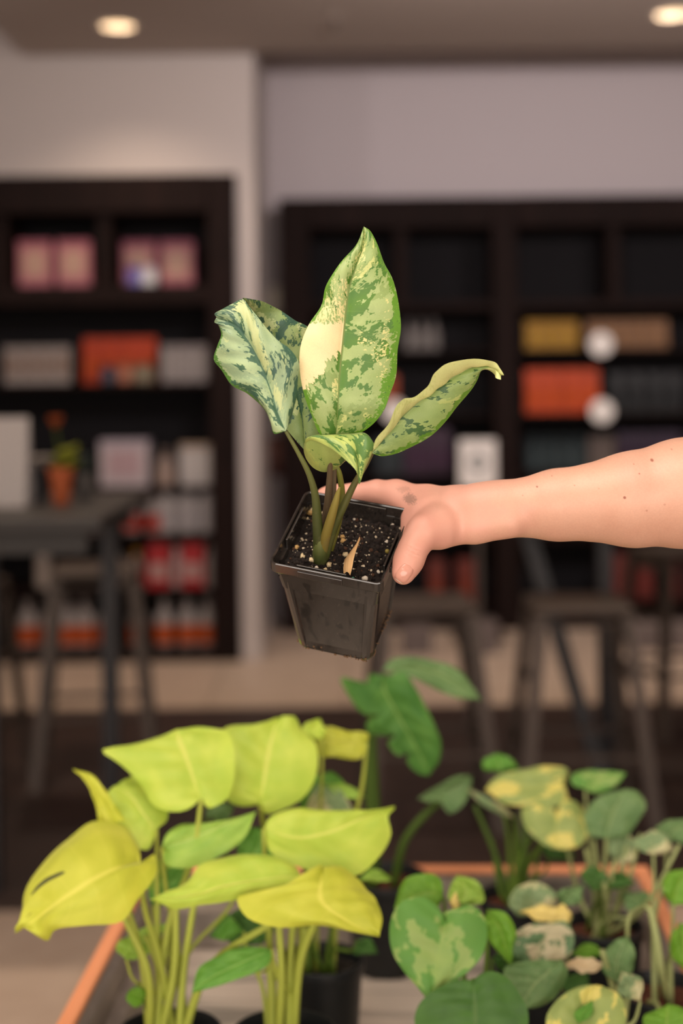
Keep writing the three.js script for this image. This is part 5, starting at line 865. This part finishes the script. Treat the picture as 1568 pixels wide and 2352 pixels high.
// variegated plants on the right half
{
  const a = potted('variegated_philodendron', 'plant with broad yellow-marbled leaves at the far edge of the table', 1190, 1.84, 0.05, 0.115, bark);
  leafOn(a, { d: 1.80, ty: 0.7, m: [[1296, 1800], [1240, 1806], [1180, 1806], [1114, 1814]], l: [[1296, 1800], [1304, 1766], [1240, 1760], [1180, 1770], [1134, 1788], [1114, 1814]], r: [[1296, 1800], [1304, 1838], [1260, 1856], [1200, 1854], [1150, 1842], [1114, 1814]] }, LT.yellowMarble, ST.green, 0.003);
  leafOn(a, { d: 1.76, ty: 0.6, m: [[1276, 1866], [1280, 1895], [1276, 1920], [1300, 1952]], l: [[1276, 1866], [1262, 1848], [1230, 1838], [1200, 1852], [1204, 1892], [1230, 1924], [1262, 1944], [1300, 1952]], r: [[1276, 1866], [1296, 1840], [1322, 1840], [1348, 1872], [1350, 1914], [1330, 1944], [1300, 1952]] }, LT.yellowMarble, ST.green, 0.003);
  leafOn(a, { d: 1.85, ty: 0.4, m: [[1150, 1772], [1145, 1750], [1140, 1730]], l: [[1150, 1772], [1110, 1768], [1110, 1745], [1140, 1730]], r: [[1150, 1772], [1190, 1764], [1170, 1742], [1140, 1730]] }, LT.green, ST.green, 0.003);
  leafOn(a, { d: 1.82, ty: 0.2, cup: 0.002, m: [[1184, 1880], [1150, 1862], [1110, 1840], [1072, 1812]], l: [[1184, 1880], [1150, 1872], [1110, 1850], [1072, 1814]], r: [[1184, 1880], [1156, 1852], [1112, 1828], [1072, 1810]] }, LT.paleMarble, ST.green, 0.0032);
  leafOn(a, { d: 1.82, ty: 0.3, m: [[1260, 1975], [1275, 1955], [1290, 1925]], l: [[1260, 1975], [1240, 1945], [1290, 1925]], r: [[1260, 1975], [1320, 1970], [1290, 1925]] }, LT.deep, ST.green, 0.002);
  for (const [x, y, d] of [[1205, 1880, 1.8], [1182, 1870, 1.82], [1090, 1850, 1.84]]) part('petiole', tube([a.userData.top.clone().add(V(rr(-0.012, 0.012), 0, 0)), P(lerp(1190, x, 0.6) + 6, 1960, d), P(x, y, d)], [0.0042, 0.0038, 0.003], 14, 8), ST.dark, a);

  const b = potted('variegated_philodendron', 'plant with grey-green mottled leaves beside the right rim of the table', 1385, 1.74, 0.05, 0.115, bark);
  leafOn(b, { d: 1.74, ty: 0.5, m: [[1392, 1926], [1400, 1890], [1416, 1850], [1440, 1812]], l: [[1392, 1926], [1356, 1918], [1342, 1880], [1360, 1842], [1400, 1818], [1440, 1812]], r: [[1392, 1926], [1436, 1922], [1462, 1890], [1482, 1850], [1466, 1820], [1440, 1812]] }, LT.sage, ST.pale, 0.003);
  leafOn(b, { d: 1.78, ty: 0.6, m: [[1344, 1816], [1370, 1796], [1400, 1782], [1436, 1776]], l: [[1344, 1816], [1312, 1800], [1316, 1776], [1370, 1766], [1436, 1774]], r: [[1344, 1816], [1376, 1822], [1420, 1800], [1436, 1778]] }, LT.heart, ST.pale, 0.0022);
  leafOn(b, { d: 1.7, ty: 0.5, m: [[1400, 2040], [1370, 2030], [1330, 2010]], l: [[1400, 2040], [1360, 2044], [1330, 2010]], r: [[1400, 2040], [1390, 2005], [1350, 1990], [1330, 2010]] }, LT.deep, ST.green, 0.002);
  leafOn(b, { d: 1.7, ty: 0.5, m: [[1380, 2030], [1420, 2020], [1462, 2030]], l: [[1380, 2030], [1420, 2000], [1462, 2030]], r: [[1380, 2030], [1420, 2042], [1462, 2030]] }, LT.deep, ST.green, 0.002);
  leafOn(b, { d: 1.72, ty: 0.2, m: [[1424, 1990], [1430, 1960], [1440, 1915]], l: [[1424, 1990], [1398, 1960], [1400, 1920], [1440, 1915]], r: [[1424, 1990], [1456, 1970], [1458, 1930], [1440, 1915]] }, LT.paleMarble, ST.pale, 0.002);
  for (const [x, y, d] of [[1345, 1950, 1.73], [1365, 1930, 1.74], [1412, 1975, 1.7], [1390, 2060, 1.68]]) part('petiole', tube([b.userData.top.clone().add(V(rr(-0.012, 0.012), 0, rr(-0.01, 0.01))), P(lerp(1385, x, 0.6), 2030, d), P(x, y, d)], [0.0036, 0.003, 0.0026], 14, 8), ST.pale, b);

  const c = potted('heart_leaf_plant', 'heart-leaved green plant in the front middle of the table', 1085, 1.44, 0.052, 0.11, bark);
  leafOn(c, { d: 1.37, ty: 0.35, cup: 0.007, nt: 36, veins: 6, m: [[1024, 2106, 0.006], [1016, 2150], [1006, 2200], [998, 2250], [990, 2308]], l: [[1024, 2106, 0.006], [1010, 2076], [980, 2060], [936, 2064], [906, 2090], [894, 2140], [902, 2190], [928, 2232], [962, 2272], [990, 2308]], r: [[1024, 2106, 0.006], [1040, 2086], [1076, 2078], [1108, 2098], [1120, 2146], [1106, 2196], [1070, 2236], [1030, 2264], [1006, 2286], [990, 2308]] }, LT.heart, ST.green, 0.0026);
  leafOn(c, { d: 1.33, ty: 0.5, cup: 0.008, nt: 32, veins: 6, m: [[1086, 2250], [1090, 2300], [1092, 2352], [1094, 2440]], l: [[1086, 2250], [1050, 2250], [1000, 2272], [962, 2306], [952, 2352], [980, 2400], [1094, 2440]], r: [[1086, 2250], [1116, 2232], [1160, 2244], [1196, 2290], [1214, 2340], [1190, 2400], [1094, 2440]] }, LT.deep, ST.green, 0.0026);
  leafOn(c, { d: 1.46, ty: 0.5, m: [[1018, 2062], [990, 2050], [950, 2060], [905, 2085]], l: [[1018, 2062], [1012, 2020], [970, 2006], [926, 2022], [905, 2085]], r: [[1018, 2062], [1000, 2090], [950, 2100], [905, 2085]] }, LT.bright, ST.green, 0.0024);
  leafOn(c, { d: 1.5, ty: 0.4, m: [[1060, 2080], [1070, 2045], [1050, 2010]], l: [[1060, 2080], [1030, 2070], [1036, 2030], [1050, 2010]], r: [[1060, 2080], [1112, 2070], [1096, 2026], [1050, 2010]] }, LT.neonGreen, ST.green, 0.0024);
  leafOn(c, { d: 1.43, ty: 0.2, m: [[1120, 2090], [1146, 2130], [1160, 2170], [1172, 2218]], l: [[1120, 2090], [1110, 2120], [1130, 2170], [1172, 2218]], r: [[1120, 2090], [1160, 2096], [1184, 2136], [1180, 2180], [1172, 2218]] }, LT.bright, ST.green, 0.0024);
  leafOn(c, { d: 1.42, ty: 0.3, m: [[1290, 2205], [1250, 2240], [1220, 2270], [1196, 2316]], l: [[1290, 2205], [1220, 2206], [1160, 2222], [1160, 2270], [1196, 2316]], r: [[1290, 2205], [1304, 2230], [1280, 2284], [1240, 2312], [1196, 2316]] }, LT.sage, ST.green, 0.0024);
  leafOn(c, { d: 1.45, ty: 0.4, m: [[1130, 2200], [1170, 2195], [1200, 2215]], l: [[1130, 2200], [1160, 2175], [1200, 2215]], r: [[1130, 2200], [1150, 2230], [1200, 2215]] }, LT.deep, ST.green, 0.002);
  part('new_leaf', tube([P(1046, 2050, 1.42), P(1044, 2072, 1.42), P(1050, 2092, 1.415)], [0.001, 0.005, 0.003], 10, 8), LT.creamLeaf, c);

  const w = potted('white_marbled_plant', 'small plant with white-marbled leaves between the heart-leaved plant and right rim', 1245, 1.6, 0.05, 0.112, bark);
  leafOn(w, { d: 1.58, ty: 0.5, m: [[1230, 2100], [1226, 2070], [1220, 2040]], l: [[1230, 2100], [1190, 2104], [1168, 2072], [1186, 2038], [1220, 2024]], r: [[1230, 2100], [1264, 2092], [1278, 2062], [1256, 2032], [1220, 2024]] }, LT.paleMarble, ST.pale, 0.0024);
  leafOn(w, { d: 1.54, ty: 1.2, m: [[1312, 2104], [1260, 2098], [1194, 2096]], l: [[1312, 2104], [1296, 2080], [1250, 2080], [1194, 2094]], r: [[1312, 2104], [1300, 2122], [1240, 2118], [1194, 2098]] }, LT.creamLeaf, ST.pale, 0.0022);
  leafOn(w, { d: 1.50, ty: 0.4, m: [[1262, 2120], [1252, 2150], [1240, 2180], [1226, 2222]], l: [[1262, 2120], [1220, 2122], [1182, 2144], [1174, 2180], [1192, 2212], [1226, 2222]], r: [[1262, 2120], [1296, 2116], [1318, 2150], [1308, 2192], [1270, 2212], [1226, 2222]] }, LT.whiteMarble, ST.pale, 0.0024);
  leafOn(w, { d: 1.47, ty: 1.0, m: [[1296, 2214], [1340, 2220], [1392, 2216]], l: [[1296, 2214], [1340, 2202], [1392, 2214]], r: [[1296, 2214], [1340, 2240], [1392, 2218]] }, LT.creamTip, ST.pale, 0.002);
  leafOn(w, { d: 1.55, ty: 0.5, m: [[1310, 2190], [1350, 2178], [1392, 2186]], l: [[1310, 2190], [1350, 2164], [1392, 2186]], r: [[1310, 2190], [1340, 2204], [1392, 2186]] }, LT.bright, ST.green, 0.002);

  const y = potted('yellow_marbled_plant', 'low plant with a round yellow leaf at the right front of the table', 1375, 1.43, 0.05, 0.1, bark);
  leafOn(y, { d: 1.37, ty: 0.5, cup: 0.006, m: [[1330, 2400], [1335, 2350], [1345, 2300], [1370, 2262]], l: [[1330, 2400], [1270, 2390], [1252, 2345], [1280, 2296], [1330, 2266], [1370, 2262]], r: [[1330, 2400], [1410, 2390], [1438, 2330], [1420, 2284], [1390, 2266], [1370, 2262]] }, LT.yellowMarble, ST.pale, 0.0022);
  leafOn(y, { d: 1.36, ty: 0.4, m: [[1330, 2352], [1345, 2320], [1360, 2296]], l: [[1330, 2352], [1318, 2330], [1360, 2296]], r: [[1330, 2352], [1362, 2330], [1360, 2296]] }, LT.green, ST.pale, 0.002);
  leafOn(y, { d: 1.46, ty: 0.2, m: [[1420, 2260], [1416, 2210], [1440, 2150]], l: [[1420, 2260], [1384, 2230], [1400, 2170], [1440, 2150]], r: [[1420, 2260], [1452, 2230], [1456, 2180], [1440, 2150]] }, LT.sage, ST.pale, 0.002);
  for (const [x, yy, d] of [[1382, 2182, 1.46], [1440, 2300, 1.42]]) part('petiole', tube([y.userData.top.clone().add(V(0.02, 0, 0)), P(lerp(1440, x, 0.5), 2290, d), P(x, yy, d)], [0.0036, 0.0034, 0.003], 14, 8), ST.pale, y);

  leafOn(w, { d: 1.6, ty: 0.4, m: [[1290, 2080], [1310, 2050], [1340, 2032]], l: [[1290, 2080], [1280, 2050], [1340, 2032]], r: [[1290, 2080], [1330, 2074], [1340, 2032]] }, LT.sage, ST.pale, 0.002);
  leafOn(w, { d: 1.56, ty: 0.3, m: [[1300, 2290], [1330, 2262], [1350, 2230]], l: [[1300, 2290], [1290, 2250], [1350, 2230]], r: [[1300, 2290], [1350, 2280], [1350, 2230]] }, LT.deep, ST.pale, 0.002);
  leafOn(b, { d: 1.7, ty: 0.5, m: [[1480, 2085], [1460, 2060], [1430, 2048]], l: [[1480, 2085], [1440, 2090], [1430, 2048]], r: [[1480, 2085], [1490, 2050], [1430, 2048]] }, LT.sage, ST.pale, 0.002);
  leafOn(y, { d: 1.4, ty: 0.3, m: [[1470, 2300], [1440, 2262], [1428, 2232]], l: [[1470, 2300], [1420, 2280], [1428, 2232]], r: [[1470, 2300], [1476, 2250], [1428, 2232]] }, LT.paleMarble, ST.pale, 0.002);
  for (const [x, yy, d, k] of [[1130, 2000, 1.84, a], [1240, 1990, 1.82, a], [1300, 2010, 1.76, b], [1470, 1985, 1.72, b], [1440, 2010, 1.72, b], [1560, 2010, 1.6, b]]) part('petiole', tube([k.userData.top.clone(), P(lerp(x, k === a ? 1190 : 1385, 0.4), yy + 60, d), P(x, yy - 70, d)], [0.0034, 0.003, 0.002], 12, 7), k === a ? ST.green : ST.pale, k);
  const g = potted('trailing_green_plant', 'plant with bright green leaves and pale stalks at the right edge', 1530, 1.56, 0.052, 0.112, bark);
  leafOn(g, { d: 1.56, ty: 0.3, m: [[1545, 2080], [1555, 2040], [1575, 1996]], l: [[1545, 2080], [1524, 2050], [1532, 2006], [1575, 1996]], r: [[1545, 2080], [1600, 2070], [1610, 2020], [1575, 1996]] }, LT.bright, ST.pale, 0.0024);
  leafOn(g, { d: 1.5, ty: 0.2, m: [[1560, 2120], [1570, 2160], [1575, 2230]], l: [[1560, 2120], [1540, 2150], [1545, 2200], [1575, 2230]], r: [[1560, 2120], [1600, 2130], [1610, 2190], [1575, 2230]] }, LT.bright, ST.pale, 0.0024);
  leafOn(g, { d: 1.4, ty: 0.6, m: [[1530, 2380], [1530, 2350], [1535, 2306]], l: [[1530, 2380], [1484, 2366], [1478, 2334], [1535, 2306]], r: [[1530, 2380], [1590, 2366], [1580, 2326], [1535, 2306]] }, LT.bright, ST.pale, 0.0024);
  leafOn(g, { d: 1.62, ty: 0.7, m: [[1500, 1962], [1500, 1940], [1496, 1906]], l: [[1500, 1962], [1470, 1950], [1458, 1928], [1496, 1906]], r: [[1500, 1962], [1545, 1952], [1534, 1920], [1496, 1906]] }, LT.paleMarble, ST.pale, 0.002);
  leafOn(g, { d: 1.66, ty: 0.7, m: [[1530, 1926], [1555, 1905], [1590, 1890]], l: [[1530, 1926], [1504, 1906], [1530, 1884], [1590, 1880]], r: [[1530, 1926], [1580, 1936], [1590, 1890]] }, LT.sage, ST.pale, 0.002);
  part('petiole', tube([g.userData.top.clone().add(V(0.005, 0, 0)), P(1520, 2240, 1.5), P(1506, 2150, 1.5), P(1488, 2082, 1.51), P(1462, 2086, 1.52), P(1444, 2108, 1.52), P(1440, 2160, 1.52)], [0.0042, 0.004, 0.004, 0.0036, 0.003, 0.0028, 0.002], 26, 8), ST.pale, g);
}
renderer.render(scene, camera);
